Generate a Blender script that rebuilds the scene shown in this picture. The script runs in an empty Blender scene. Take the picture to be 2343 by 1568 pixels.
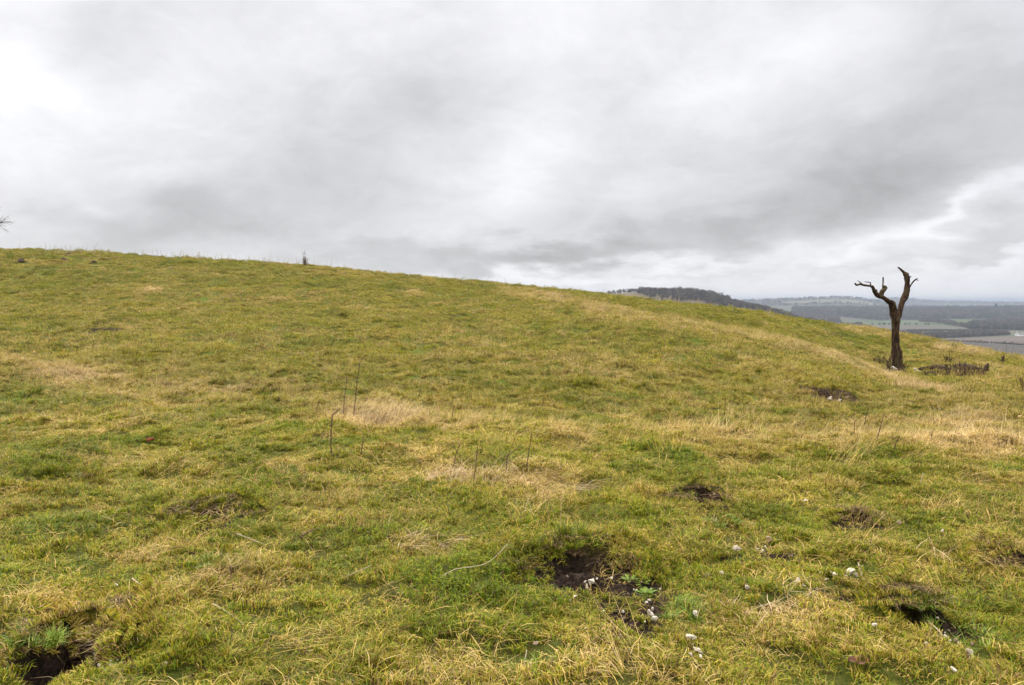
import bpy, math, random
import numpy as np
from mathutils import Vector
random.seed(7); rng = np.random.default_rng(11)
scn = bpy.context.scene
COL = scn.collection
rad = math.radians

# ------------------------------------------------------------------ camera
W, HH, F = 1024.0, 685.0, 781.0
EYE = 1.62
PITCH = math.atan((342.5 - 301.0) / F)
K = 1024.0 / 2343.0            # pixels of the overview sheet -> picture pixels
def ray(px, py):
    cx, cy = (px - W/2) / F, -(py - HH/2) / F
    return cx, math.cos(PITCH) + cy*math.sin(PITCH), -math.sin(PITCH) + cy*math.cos(PITCH)
cam = bpy.data.objects.new('camera', bpy.data.cameras.new('camera'))
COL.objects.link(cam); scn.camera = cam
cam.data.sensor_width = 36; cam.data.lens = 36*F/W
cam.data.clip_start = .05; cam.data.clip_end = 60000
cam.location = (0, 0, EYE); cam.rotation_euler = (math.pi/2 - PITCH, 0, 0)

# ------------------------------------------------------------------ noise
def _h(ix, iy, s):
    n = (ix.astype(np.int64)*374761393 + iy.astype(np.int64)*668265263 + s*1442695041) & 0xFFFFFFFF
    n = ((n ^ (n >> 13)) * 1274126177) & 0xFFFFFFFF
    n = ((n ^ (n >> 15)) * 2246822519) & 0xFFFFFFFF
    return ((n ^ (n >> 16)) & 0xFFFFFF) / float(0xFFFFFF)
def vn(x, y, s=0):
    x = np.asarray(x, float); y = np.asarray(y, float)
    ix, iy = np.floor(x), np.floor(y); fx, fy = x-ix, y-iy
    fx = fx*fx*fx*(fx*(fx*6-15)+10); fy = fy*fy*fy*(fy*(fy*6-15)+10)
    a, b, c, d = _h(ix, iy, s), _h(ix+1, iy, s), _h(ix, iy+1, s), _h(ix+1, iy+1, s)
    return (a*(1-fx)+b*fx)*(1-fy) + (c*(1-fx)+d*fx)*fy
def fb(x, y, wl, s=0, o=3):
    """signed fractal noise of base wavelength wl, about -1..1"""
    t, a, n = 0, 1, 0
    c, si = math.cos(.6), math.sin(.6)
    x = np.asarray(x, float)/wl; y = np.asarray(y, float)/wl
    for k in range(o):
        t = t + a*(vn(x, y, s+k*17)*2-1); n += a; a *= .5
        x, y = (x*c-y*si)*2.03+5.1, (x*si+y*c)*2.03+1.7
    return t/n*1.5
def sm(a, b, x):
    t = np.clip((np.asarray(x, float)-a)/(b-a), 0, 1); return t*t*(3-2*t)
def pchip(xs, ys, x):
    xs = np.array(xs, float); ys = np.array(ys, float)
    h = np.diff(xs); dl = np.diff(ys)/h
    m = np.zeros(len(xs)); m[0], m[-1] = dl[0], dl[-1]
    for i in range(1, len(xs)-1):
        if dl[i-1]*dl[i] > 0:
            w1, w2 = 2*h[i]+h[i-1], h[i]+2*h[i-1]
            m[i] = (w1+w2)/(w1/dl[i-1]+w2/dl[i])
    x = np.clip(x, xs[0], xs[-1]); i = np.clip(np.searchsorted(xs, x)-1, 0, len(xs)-2)
    t = (x-xs[i])/h[i]
    return ((2*t**3-3*t**2+1)*ys[i] + (t**3-2*t**2+t)*h[i]*m[i] + (-2*t**3+3*t**2)*ys[i+1] + (t**3-t**2)*h[i]*m[i+1])

# ------------------------------------------------------------------ the shape of the hill
# per picture column: (depth, picture row) of shelf lip, dip behind it, middle slope, spur edge, hollow behind it, far slope, skyline
COLS = {
 -450: [(21, 358), (23, 355), (33, 321), (40, 305), (46, 290), (54, 262), (62, 240)],
    0: [(17.5, 368), (19, 366), (29, 331), (36, 312), (43, 295), (51, 270), (60, 249)],
  150: [(14.0, 386), (15.5, 387), (25, 342), (33, 320), (41, 300), (51, 273), (61, 257)],
  304: [(11.3, 404), (12.8, 405), (22, 352), (31, 325), (41, 304), (51, 280), (60, 265.5)],
  437: [(10.2, 416), (11.6, 418), (21, 357), (31, 328), (41, 307), (51, 289), (59, 279)],
  568: [(9.5, 428), (10.9, 430), (20, 364), (32, 322), (40, 305), (50, 296), (58, 292.5)],
  640: [(9.2, 431), (10.6, 433), (18, 376), (32, 319), (38, 315), (48, 304.5), (56, 300)],
  700: [(9.1, 434), (10.5, 437), (17, 385), (31, 326), (37, 325.5), (46, 313), (55, 306)],
  760: [(9.0, 437), (10.4, 440), (17, 387), (29.5, 337), (35.5, 338.5), (44, 324), (53, 313)],
  830: [(9.0, 440), (10.4, 443), (17, 391), (28, 356), (33.5, 358), (42, 337), (51, 324)],
  896: [(9.2, 440), (10.6, 442), (17, 398), (28, 379), (33, 376), (40, 353), (48, 334.5)],
  960: [(9.0, 442), (10.4, 444), (17, 402), (25, 385), (32, 374), (38, 358), (45, 346)],
 1024: [(8.6, 447), (10.0, 449), (16, 408), (24, 390), (30, 380), (36, 367), (42, 358)],
 1400: [(8.2, 455), (9.6, 458), (15, 420), (22, 402), (28, 392), (34, 380), (40, 372)],
}
cu, cd, cz = [], [], []
for px in sorted(COLS):
    dd, zz = [-30, .5, 4.5], [-.6, 0, 0]
    for (d, y) in COLS[px]:
        rx, ry, rz = ray(px, y)
        dd.append(d); zz.append(EYE + d*rz/ry)
    s = dd[-1]; zs = zz[-1]
    slope = (zs-EYE)/s
    dd += [s*1.12, s*1.4, s*2.2, s*4.5]; zz += [zs + slope*s*.12 - .35, zs + slope*s*.4 - 3.2, zs + min(slope, 0)*s - 11, -34]
    rx, ry, rz = ray(px, COLS[px][3][1])
    cu.append(rx/ry); cd.append(dd); cz.append(zz)
cd, cz = np.array(cd), np.array(cz)
NK = cd.shape[1]
def hill(X, Y):
    X = np.asarray(X, float); Y = np.asarray(Y, float)
    yy = np.maximum(Y, 4.0)
    u = np.clip(X/yy, cu[0], cu[-1])
    D = [pchip(cu, cd[:, k], u) for k in range(NK)]
    Z = [pchip(cu, cz[:, k], u) for k in range(NK)]
    h = [D[k+1]-D[k] for k in range(NK-1)]
    dl = [(Z[k+1]-Z[k])/h[k] for k in range(NK-1)]
    M = [dl[0]]
    for k in range(1, NK-1):
        w1, w2 = 2*h[k]+h[k-1], h[k]+2*h[k-1]
        pos = dl[k-1]*dl[k] > 0
        with np.errstate(all='ignore'):
            v = (w1+w2)/(w1/dl[k-1]+w2/dl[k])
        M.append(np.where(pos, v, 0.0))
    M.append(dl[-1])
    out = np.array(Z[0], float)
    for k in range(NK-1):
        t = (Y-D[k])/h[k]
        m = (t >= 0) if k == NK-2 else ((t >= 0) & (t < 1))
        t = np.clip(t, 0, 1)
        v = (2*t**3-3*t**2+1)*Z[k]+(t**3-2*t**2+t)*h[k]*M[k]+(-2*t**3+3*t**2)*Z[k+1]+(t**3-t**2)*h[k]*M[k+1]
        out = np.where(m, v, out)
    return out

# the same surface as a table, for speed
_TU = np.linspace(cu[0], cu[-1], 520); _TY = np.concatenate([np.linspace(-8, 2, 40), np.linspace(2.05, 130, 1500), np.linspace(132, 500, 150)])
_g = np.meshgrid(_TU, _TY)
_TZ = hill(_g[0]*np.maximum(_g[1], 4.0), _g[1])
def hill(X, Y):
    X = np.asarray(X, float); Y = np.asarray(Y, float)
    u = np.clip(X/np.maximum(Y, 4.0), _TU[0], _TU[-1]); yc = np.clip(Y, _TY[0], _TY[-1])
    a = (u-_TU[0])/(_TU[1]-_TU[0]); i = np.clip(a.astype(int), 0, len(_TU)-2); a = a-i
    j = np.clip(np.searchsorted(_TY, yc)-1, 0, len(_TY)-2); b = (yc-_TY[j])/(_TY[j+1]-_TY[j])
    return (_TZ[j, i]*(1-a)+_TZ[j, i+1]*a)*(1-b)+(_TZ[j+1, i]*(1-a)+_TZ[j+1, i+1]*a)*b

# ------------------------------------------------------------------ the valley and far hills
def D2u(dx): 
    return (dx*K - W/2)/F
def z_at(dy, dist):
    rx, ry, rz = ray(512, dy*K); return EYE + dist*rz/ry
PLAIN = -60.0
def ridge(u, Y, pts, dist, wf, wb):
    us = [D2u(p[0]) for p in pts]; zs = [z_at(p[1], dist)-PLAIN for p in pts]
    top = pchip(us, zs, u)
    s = (Y-dist); s = np.where(s < 0, s/wf, s/wb)
    return top*np.exp(-s*s*1.2)*(np.abs(s) < 3)
MIDHILL = [(700, 660), (1370, 677), (1400, 672), (1440, 669), (1480, 671), (1560, 672), (1610, 676), (1650, 686), (1690, 700), (1730, 708), (1770, 716), (1840, 738), (1900, 757), (1960, 775), (2050, 792.)]
RIDGE2 = [(900, 700), (1500, 694), (1725, 688), (1760, 686.5), (1830, 684), (1900, 681.2), (1945, 682), (1975, 686), (2010, 692), (2080, 702), (2600, 702)]
RIDGE3 = [(900, 692), (1850, 691), (1960, 687.6), (2010, 684.5), (2045, 682), (2085, 683.2), (2100, 686.5), (2140, 688.5), (2260, 691), (2700, 694)]
RIDGE4 = [(300, 689), (1500, 688.5), (2050, 687.5), (2200, 689.0), (2300, 690.2), (2450, 688.5), (3200, 688)]
def far(X, Y):
    X = np.asarray(X, float); Y = np.asarray(Y, float)
    yy = np.maximum(Y, 50.); u = np.clip(X/yy, -1.5, 1.5)
    z = PLAIN + fb(X, Y, 900, 5, 3)*2.5
    R = (Y > 200)
    z = z + R*(21*sm(2350, 3050, Y)*(1-sm(3400, 4300, Y))*(1+.10*fb(X, Y, 420, 8, 2)) + 5*np.exp(-((Y-2150)/160)**2)*sm(.50, .56, u))
    r1 = ridge(u, Y, MIDHILL, 1300, 330, 500)
    r2 = ridge(u, Y, RIDGE2, 4800, 1000, 900)
    r3 = ridge(u, Y, RIDGE3, 7200, 1300, 1000)
    r4 = ridge(u, Y, RIDGE4, 11500, 2200, 3000)
    z = z + R*np.maximum.reduce([r1, r2*(1+.03*fb(X, Y, 500, 3, 2)), r3, r4])
    return z
def H0(X, Y):
    X = np.asarray(X, float); Y = np.asarray(Y, float)
    r = np.sqrt(X*X+Y*Y)
    f = sm(110, 480, r)
    return hill(X, Y)*(1-f) + far(X, Y)*f
def relief(X, Y):
    r = np.sqrt(X*X+Y*Y)
    n = .050*fb(X, Y, 1.9, 1, 2) + .10*fb(X, Y, 6.5, 2, 2)*sm(6, 14, r)
    t = fb(X, Y, .55, 3, 3)
    n = n + .05*fb(X*.35, Y, 1.3, 6, 2)*sm(10, 16, r)
    n = n + (.070+.026*sm(10, 18, r))*np.maximum(t, -.6) + .018*fb(X, Y, .17, 4, 2)*(1-sm(9, 25, r))
    return n*(1-sm(120, 220, r))

# ------------------------------------------------------------------ picture -> ground
YN = np.geomspace(2.0, 62, 1300); YV = np.geomspace(640, 14000, 1500)
def place(dx, dy, fn=None):
    """overview-sheet pixel -> first point of the near hill (or, with fn, of the valley) on that line of sight"""
    G = YV if fn is H0 else YN
    fn = fn or H
    for k in range(60):
        rx, ry, rz = ray(dx*K, (dy+.7*k)*K)
        X = G*rx/ry; Z = EYE + G*rz/ry
        hit = np.nonzero(Z < fn(X, G))[0]
        if len(hit): break
    i = hit[0] if len(hit) else 700
    y0, y1 = G[max(i-1, 0)], G[i]
    f0 = EYE+y0*rz/ry-float(fn(np.array([y0*rx/ry]), np.array([y0]))[0]); f1 = EYE+y1*rz/ry-float(fn(np.array([y1*rx/ry]), np.array([y1]))[0])
    y = y0+(y1-y0)*(min(max(f0/(f0-f1), 0), 1) if f0 != f1 else .5)
    return np.array([y*rx/ry, y, EYE + y*rz/ry])
def at_depth(dx, dy, Y):
    rx, ry, rz = ray(dx*K, dy*K); return np.array([Y*rx/ry, Y, EYE+Y*rz/ry])
def project(X, Y, Z):
    c, s = math.cos(PITCH), math.sin(PITCH)
    Z = Z-EYE; f = Y*c - Z*s; v = Y*s + Z*c
    f = np.maximum(f, .01)
    return (W/2 + F*X/f)/K, (HH/2 - F*v/f)/K

# ------------------------------------------------------------------ burrows, scrapes and bare soil
# dx, dy, width, height on the sheet, depth (m), soil spread factor
HOLES = [
 (1330, 1325, 235, 84, .23, 1.0), (1150, 1140, 60, 20, .05, .0), (150, 1525, 165, 100, .44, 1.02), (210, 1464, 110, 44, .31, .95),
 (490, 1182, 130, 34, .16, .62), (1604, 1150, 74, 40, .20, 1.2), (1962, 1193, 84, 20, .12, 1.15), (2098, 1418, 84, 60, .44, 1.0),
 (2328, 1310, 76, 60, .22, 1.1), (1903, 908, 88, 32, .22, 1.3), (232, 760, 54, 15, .16, 1.15), (118, 1112, 110, 26, .14, .9), (1952, 938, 30, 9, .12, 1.2),
 (1345, 1338, 100, 40, .10, .5),
]
SOIL = [ # bare soil without much of a hole
 (1395, 1370, 170, 70, .02), (1505, 1352, 150, 46, .03), (1430, 1420, 130, 60, .03), (1480, 1452, 70, 36, .05), (1430, 1395, 150, 60, .02),
 (440, 1272, 84, 44, .03), (1640, 1180, 70, 22, .02), (1720, 1265, 190, 16, .02), (1580, 1490, 60, 26, .03), (1612, 1520, 70, 24, .02),
 (34, 1545, 100, 62, .05), (275, 1545, 110, 50, .03), (340, 1515, 80, 22, .02), (290, 1378, 120, 30, .03), (300, 1405, 60, 16, .02),
 (2190, 1425, 130, 26, .03), (2150, 1478, 120, 30, .02), (1900, 1355, 80, 12, .02), (1930, 1330, 50, 12, .02), (2050, 1036, 46, 8, .03), (1780, 1114, 50, 12, .03),
 (1030, 1392, 46, 16, .06), (1190, 825, 10, 5, .05), (1262, 917, 14, 6, .03), (1340, 1450, 70, 24, .02), (880, 1530, 120, 20, .03),
 (2343, 1300, 60, 40, .04), (1930, 920, 60, 12, .03), (1500, 718, 30, 5, .05), (1050, 1510, 80, 14, .03), (700, 1165, 40, 10, .03), (640, 1035, 24, 6, .03),
]
HB = lambda X, Y: hill(X, Y)
pits = []
def _pit(dx, dy, w, h, depth, spread, n):
    w *= 1.12; h *= 1.22
    c = place(dx, dy, HB); t = place(dx, dy-h/2, HB); b = place(dx, dy+h/2, HB)
    a = w/2*K*c[1]/F
    bb = min(max((t[1]-b[1])/2, a*.25), a*1.6)
    pits.append((c[0], c[1], a, bb, depth, spread, n))
for n, q in enumerate(HOLES): _pit(*q, n)
NH = len(pits)
for n, q in enumerate(SOIL): _pit(q[0], q[1], q[2], q[3], q[4], 1.05, n+40)
def pit_fields(X, Y):
    X = np.asarray(X, float); Y = np.asarray(Y, float)
    dz = np.zeros(X.shape); soil = np.zeros(X.shape)
    for (cx, cy, a, b, depth, spread, n) in pits:
        m = (np.abs(X-cx) < a*2.2) & (np.abs(Y-cy) < b*2.4)
        if not m.any(): continue
        x, y = X[m], Y[m]
        wob = .26*fb(x+n*3.1, y, max(a, .12)*1.1, 20+n, 3)
        q = np.sqrt(((x-cx)/a)**2 + ((y-cy)/b)**2) + wob
        back = np.clip((y-cy)/b, -1, 1)          # steeper on the uphill side
        prof = 1-sm(.55+.30*back, 1.10, q)
        rim = np.exp(-((q-1.32)/.28)**2)*sm(-.2, .7, back)
        deep = .36 if depth < .3 else .62
        dz[m] += (-depth*deep*prof + rim*(.50 if depth < .3 else .27)*depth)*min(1, .25/(a*.9+.02)+.45)
        if spread > 0: soil[m] = np.maximum(soil[m], np.maximum(1-sm(.95*spread, 1.22*spread, q), (1-sm(1.0, 1.16, q))*(n < 40)))
    return dz, soil
def H(X, Y):
    X = np.asarray(X, float); Y = np.asarray(Y, float)
    z = H0(X, Y) + relief(X, Y)
    m = (np.abs(X) < 60) & (Y > 1) & (Y < 80)
    if m.any():
        dz, so = pit_fields(X[m], Y[m])
        z = np.array(z); z[m] += -relief(X[m], Y[m])*.75*np.maximum(so, np.minimum(1, np.abs(dz)*18)) + dz + so*(.030*fb(X[m], Y[m], .13, 61, 3))
    return z
def normal(X, Y, e=.06):
    return -(H(X+e, Y)-H(X-e, Y))/(2*e), -(H(X, Y+e)-H(X, Y-e))/(2*e)

# ------------------------------------------------------------------ helpers
def tag(o, label=None, cat=None, group=None, kind=None):
    if label: o['label'] = label
    if cat: o['category'] = cat
    if group: o['group'] = group
    if kind: o['kind'] = kind
    return o
def npmesh(name, V, Q, attrs=None, smooth=False, mat=None):
    me = bpy.data.meshes.new(name)
    V = np.asarray(V, np.float32); Q = np.asarray(Q, np.int32)
    n = Q.shape[1]
    me.vertices.add(len(V)); me.vertices.foreach_set('co', V.ravel())
    me.loops.add(Q.size); me.loops.foreach_set('vertex_index', Q.ravel())
    me.polygons.add(len(Q)); me.polygons.foreach_set('loop_start', np.arange(0, Q.size, n, dtype=np.int32))
    try: me.polygons.foreach_set('loop_total', np.full(len(Q), n, np.int32))
    except Exception: pass
    me.polygons.foreach_set('use_smooth', np.full(len(Q), bool(smooth)))
    for k, a in (attrs or {}).items():
        a = np.asarray(a, np.float32)
        if a.ndim == 1:
            me.attributes.new(k, 'FLOAT', 'POINT').data.foreach_set('value', a)
        else:
            if a.shape[1] == 3: a = np.concatenate([a, np.ones((len(a), 1), np.float32)], 1)
            me.attributes.new(k, 'FLOAT_COLOR', 'POINT').data.foreach_set('color', a.ravel())
    me.update(calc_edges=True)
    if mat: me.materials.append(mat)
    return me
def link(name, me, parent=None, loc=None):
    o = bpy.data.objects.new(name, me); COL.objects.link(o)
    if parent: o.parent = parent
    if loc is not None: o.location = loc
    return o
def empty(name, loc, label, cat, group=None, rz=0):
    o = bpy.data.objects.new(name, None); COL.objects.link(o); o.location = loc; o.rotation_euler.z = rz
    o.empty_display_size = .2
    return tag(o, label, cat, group)
class MB:
    """collects triangles and quads of one mesh"""
    def __init__(s): s.v = []; s.f = []; s.n = 0
    def add(s, V, Fc):
        s.v += [tuple(map(float, p)) for p in V]; s.f += [tuple(int(i)+s.n for i in f) for f in Fc]; s.n = len(s.v)
    def tube(s, pts, rs, sides=8, noise=0.0, step=None, ell=None, seed=0, cap=True, flute=0):
        P = [Vector(p) for p in pts]
        if step:
            Q, R = [], []
            for i in range(len(P)-1):
                p0 = P[max(i-1, 0)]; p1 = P[i]; p2 = P[i+1]; p3 = P[min(i+2, len(P)-1)]
                k = max(1, int((p2-p1).length/step))
                for j in range(k):
                    t = j/k
                    Q.append(.5*((2*p1)+(p2-p0)*t+(2*p0-5*p1+4*p2-p3)*t*t+(3*p1-p0-3*p2+p3)*t**3)); R.append(rs[i]*(1-t)+rs[i+1]*t)
            Q.append(P[-1]); R.append(rs[-1]); P, rs = Q, R
        up = Vector((0.31, 0.9, 0.2)); rings = []; V = []; Fc = []
        if noise:
            TH = np.linspace(0, 2*math.pi, sides, endpoint=False)[None, :]
            LL = np.concatenate([[0], np.cumsum([(P[i+1]-P[i]).length for i in range(len(P)-1)])])[:, None]
            NZ = fb(np.cos(TH)*1.6+seed+0*LL, np.sin(TH)*1.6+LL/np.maximum(np.array(rs)[:, None], .01)*.28, 1.0, 9, 3)
        L = 0
        for i, p in enumerate(P):
            t = (P[min(i+1, len(P)-1)]-P[max(i-1, 0)]).normalized()
            a = (up - t*up.dot(t)); a = a.normalized() if a.length > 1e-6 else t.orthogonal().normalized(); up = a
            b = t.cross(a)
            if i: L += (p-P[i-1]).length
            for j in range(sides):
                th = 2*math.pi*j/sides
                r = rs[i]
                if noise: r *= 1 + noise*NZ[i, j]
                if flute: r *= 1 + flute*math.cos(th*5+L*.8+seed)*max(0, 1-i/len(P)*1.6)
                V.append(p + a*math.cos(th)*r + b*math.sin(th)*r)
        for i in range(len(P)-1):
            for j in range(sides):
                k = (j+1) % sides
                Fc.append((i*sides+j, i*sides+k, (i+1)*sides+k, (i+1)*sides+j))
        if cap:
            Fc.append(tuple(range(sides))[::-1]); Fc.append(tuple((len(P)-1)*sides+j for j in range(sides)))
        s.add(V, Fc)
    def build(s, name, mat, parent=None, smooth=True, loc=None):
        me = bpy.data.meshes.new(name); me.from_pydata(s.v, [], s.f); me.update()
        me.polygons.foreach_set('use_smooth', [smooth]*len(me.polygons))
        if mat: me.materials.append(mat)
        return link(name, me, parent, loc)

# ------------------------------------------------------------------ materials
def newmat(name):
    m = bpy.data.materials.new(name); m.use_nodes = True; nt = m.node_tree; nt.nodes.clear()
    return m, nt
class N:
    def __init__(s, nt): s.nt = nt
    def n(s, t, **k):
        o = s.nt.nodes.new(t)
        for a, b in k.items(): setattr(o, a, b)
        return o
    def put(s, sock, v):
        if v is None: return
        if isinstance(v, bpy.types.NodeSocket): s.nt.links.new(v, sock)
        else: sock.default_value = v
    def math(s, op, a, b=None, c=None, clamp=False):
        o = s.n('ShaderNodeMath', operation=op, use_clamp=clamp)
        for i, v in enumerate((a, b, c)): s.put(o.inputs[i], v) if v is not None else None
        return o.outputs[0]
    def vmath(s, op, a, b=None, out=0):
        o = s.n('ShaderNodeVectorMath', operation=op)
        s.put(o.inputs[0], a); s.put(o.inputs[1], b); return o.outputs[out]
    def mix(s, f, a, b, mode='MIX'):
        o = s.n('ShaderNodeMix', data_type='RGBA', blend_type=mode)
        s.put(o.inputs['Factor'], f)
        A = [i for i in o.inputs if i.type == 'RGBA']
        s.put(A[0], a); s.put(A[1], b)
        return [q for q in o.outputs if q.type == 'RGBA'][0]
    def noise(s, vec, scale, detail=3, rough=.55, dist=0, out=0):
        o = s.n('ShaderNodeTexNoise'); s.put(o.inputs['Vector'], vec)
        o.inputs['Scale'].default_value = scale; o.inputs['Detail'].default_value = detail
        o.inputs['Roughness'].default_value = rough; o.inputs['Distortion'].default_value = dist
        return o.outputs[out]
    def ramp(s, f, stops, interp='LINEAR'):
        o = s.n('ShaderNodeValToRGB'); s.put(o.inputs[0], f); e = o.color_ramp.elements
        o.color_ramp.interpolation = interp
        while len(e) < len(stops): e.new(.5)
        for q, (p, c) in zip(e, stops): q.position = p; q.color = (*c, 1) if len(c) == 3 else c
        return o.outputs[0]
    def mr(s, v, a, b, c, d, smooth=False):
        o = s.n('ShaderNodeMapRange', interpolation_type='SMOOTHSTEP' if smooth else 'LINEAR')
        for i, q in enumerate((v, a, b, c, d)): s.put(o.inputs[i], q)
        return o.outputs[0]
    def attr(s, name, kind='GEOMETRY', out='Fac'):
        o = s.n('ShaderNodeAttribute', attribute_name=name, attribute_type=kind); return o.outputs[out]
    def out(s, sh):
        o = s.n('ShaderNodeOutputMaterial'); s.nt.links.new(sh, o.inputs[0])
    def bsdf(s, col, rough=.85, spec=.2, bump=None, bs=.4, bd=.01):
        o = s.n('ShaderNodeBsdfPrincipled'); s.put(o.inputs['Base Color'], col); s.put(o.inputs['Roughness'], rough)
        o.inputs['Specular IOR Level'].default_value = spec
        if bump is not None:
            b = s.n('ShaderNodeBump'); b.inputs['Strength'].default_value = bs; b.inputs['Distance'].default_value = bd
            s.put(b.inputs['Height'], bump); s.nt.links.new(b.outputs[0], o.inputs['Normal'])
        return o.outputs[0]
def obj_pos(g): return g.n('ShaderNodeTexCoord').outputs['Object']
def world_pos(g): return g.n('ShaderNodeNewGeometry').outputs['Position']

def grass_mat(name, lo, hi, sheen=.0):
    m, nt = newmat(name); g = N(nt)
    r1 = g.attr('rnd'); r2 = g.attr('rnd2'); s_ = g.attr('along')
    dry = g.attr('dry', 'INSTANCER'); bri = g.attr('bright', 'INSTANCER'); moss = g.attr('moss', 'INSTANCER')
    v = g.math('ADD', g.math('MULTIPLY', r1, .62), g.math('MULTIPLY', dry, .76))
    v = g.math('ADD', g.math('ADD', v, g.math('MULTIPLY', s_, .10)), -.24, clamp=True)
    v = g.mr(v, 0, 1, lo, hi)
    c = g.ramp(v, [(.0, (.075, .128, .004)), (.24, (.180, .235, .006)), (.44, (.320, .305, .012)), (.57, (.430, .290, .036)), (.72, (.560, .370, .110)), (1., (.72, .53, .26))])
    c = g.mix(g.math('MULTIPLY', moss, .55), c, (.33, .29, .012, 1))
    br = g.mr(r2, .12, .20, 0, 1)
    c = g.mix(br, (.150, .075, .026, 1), c)
    f = g.math('MULTIPLY', g.mr(r2, 0, 1, .58, 1.32), bri)
    c = g.mix(1.0, c, g.n_comb(f), 'MULTIPLY') if hasattr(g, 'n_comb') else _mul(g, c, f)
    d = g.bsdf(c, .62, .28)
    t = g.n('ShaderNodeBsdfTranslucent'); g.put(t.inputs[0], c)
    mx = g.n('ShaderNodeMixShader'); mx.inputs[0].default_value = .30
    nt.links.new(d, mx.inputs[1]); nt.links.new(t.outputs[0], mx.inputs[2])
    g.out(mx.outputs[0]); return m
def _mul(g, c, f):
    o = g.n('ShaderNodeVectorMath', operation='SCALE'); g.put(o.inputs[0], c); g.put(o.inputs['Scale'], f); return o.outputs[0]
M_TURF = grass_mat('turf blades', .0, 1.0)
M_STRAW = grass_mat('straw blades', .50, 1.0)

m, nt = newmat('hill ground'); g = N(nt); M_GROUND = m
P = world_pos(g)
th = g.ramp(g.noise(P, 70, 6, .75, 1.5), [(.30, (.020, .016, .005)), (.46, (.080, .075, .012)), (.58, (.17, .15, .03)), (.72, (.36, .26, .10))])
th = g.mix(g.mr(g.noise(P, .8, 3), .42, .62, 0, 1), th, g.ramp(g.noise(P, 90, 5, .75, 1.5), [(.32, (.025, .030, .005)), (.5, (.10, .13, .012)), (.7, (.26, .26, .04))]))
so = g.ramp(g.noise(P, 26, 5, .65), [(.28, (.012, .008, .005)), (.45, (.040, .025, .016)), (.60, (.085, .055, .036)), (.74, (.17, .12, .08))])
sf = g.attr('soil')
c = g.mix(sf, th, so)
g.out(g.bsdf(c, .95, .1, g.noise(P, 55, 6, .75), 1.0, .06))

m, nt = newmat('valley fields'); g = N(nt); M_VALLEY = m
P = world_pos(g); c = g.attr('tone', out='Color')
n1 = g.noise(P, .01, 4, .6)
c = _mul(g, c, g.mr(n1, .2, .8, .78, 1.22))
g.out(g.bsdf(c, .95, .05))

def simple_mat(name, stops, scale=8, rough=.85, bs=.4, bd=.01, spec=.15, stretch=None, detail=4, vary=0):
    m, nt = newmat(name); g = N(nt); P = obj_pos(g)
    if stretch:
        mp = g.n('ShaderNodeMapping'); mp.inputs['Scale'].default_value = stretch; g.put(mp.inputs[0], P); P = mp.outputs[0]
    nz = g.noise(P, scale, detail, .62); c = g.ramp(nz, stops)
    if vary: c = _mul(g, c, g.mr(g.n('ShaderNodeObjectInfo').outputs['Random'], 0, 1, 1-vary, 1+vary))
    g.out(g.bsdf(c, rough, spec, None if vary else nz, bs, bd)); return m
M_BARK = simple_mat('old dead bark', [(.25, (.007, .004, .003)), (.44, (.030, .016, .009)), (.54, (.072, .040, .021)), (.64, (.058, .060, .022)), (.78, (.16, .115, .07))], 9, .9, .9, .05, .1, (1, 1, .35), 6)
M_DEADWOOD = simple_mat('weathered wood', [(.3, (.022, .013, .008)), (.5, (.055, .034, .020)), (.75, (.15, .105, .068))], 14, .9, .8, .02, .1, (.5, 1, 1))
M_PALEWOOD = simple_mat('pale barkless wood', [(.3, (.25, .21, .17)), (.7, (.52, .48, .42))], 14)
M_STEM = simple_mat('dead weed stem', [(.3, (.06, .036, .02)), (.6, (.14, .085, .048)), (.8, (.24, .16, .09))], 40)
M_STEMPALE = simple_mat('pale straw stem', [(.3, (.30, .23, .14)), (.7, (.52, .42, .28))], 40)
M_STONE = simple_mat('chalk stone', [(.25, (.24, .17, .10)), (.40, (.46, .37, .26)), (.52, (.62, .53, .41)), (.8, (.74, .66, .55))], 16, .9, .6, .01)
M_FLINT = simple_mat('brown flint', [(.25, (.12, .075, .05)), (.5, (.28, .19, .12)), (.8, (.46, .35, .25))], 20, .7, .5, .01)
M_EARTH = simple_mat('dug earth', [(.28, (.016, .010, .0065)), (.55, (.042, .027, .018)), (.8, (.10, .07, .048))], 30, .95, 1, .02)
M_LEAFBROWN = simple_mat('dry beech leaf', [(.3, (.12, .055, .028)), (.7, (.30, .15, .085))], 40, .6, .3, .002, .3)
M_LEAFRED = simple_mat('red dead leaf', [(.3, (.14, .035, .014)), (.7, (.27, .075, .028))], 30, .6)
M_LEAFPALE = simple_mat('pale orange leaf', [(.3, (.55, .28, .12)), (.7, (.78, .50, .28))], 30, .6)
M_HERB = simple_mat('low green leaves', [(.3, (.07, .11, .012)), (.7, (.17, .23, .03))], 30, .6)
M_TWIG = simple_mat('bare crown twigs', [(.3, (.050, .038, .028)), (.7, (.11, .084, .062))], .6, vary=.45)
M_EVER = simple_mat('evergreen crown', [(.3, (.016, .026, .014)), (.7, (.040, .055, .026))], .6, vary=.3)
M_TRUNK = simple_mat('tree bark', [(.3, (.05, .04, .033)), (.7, (.11, .09, .075))], 3)
M_WALL = simple_mat('white render', [(.3, (.68, .67, .63)), (.7, (.82, .81, .78))], 1)
M_ROOF = simple_mat('grey slate roof', [(.3, (.10, .10, .105)), (.7, (.19, .18, .18))], 2)
M_GLASS = simple_mat('dark window', [(.3, (.02, .02, .025)), (.7, (.04, .045, .05))], 2, .2)

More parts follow.
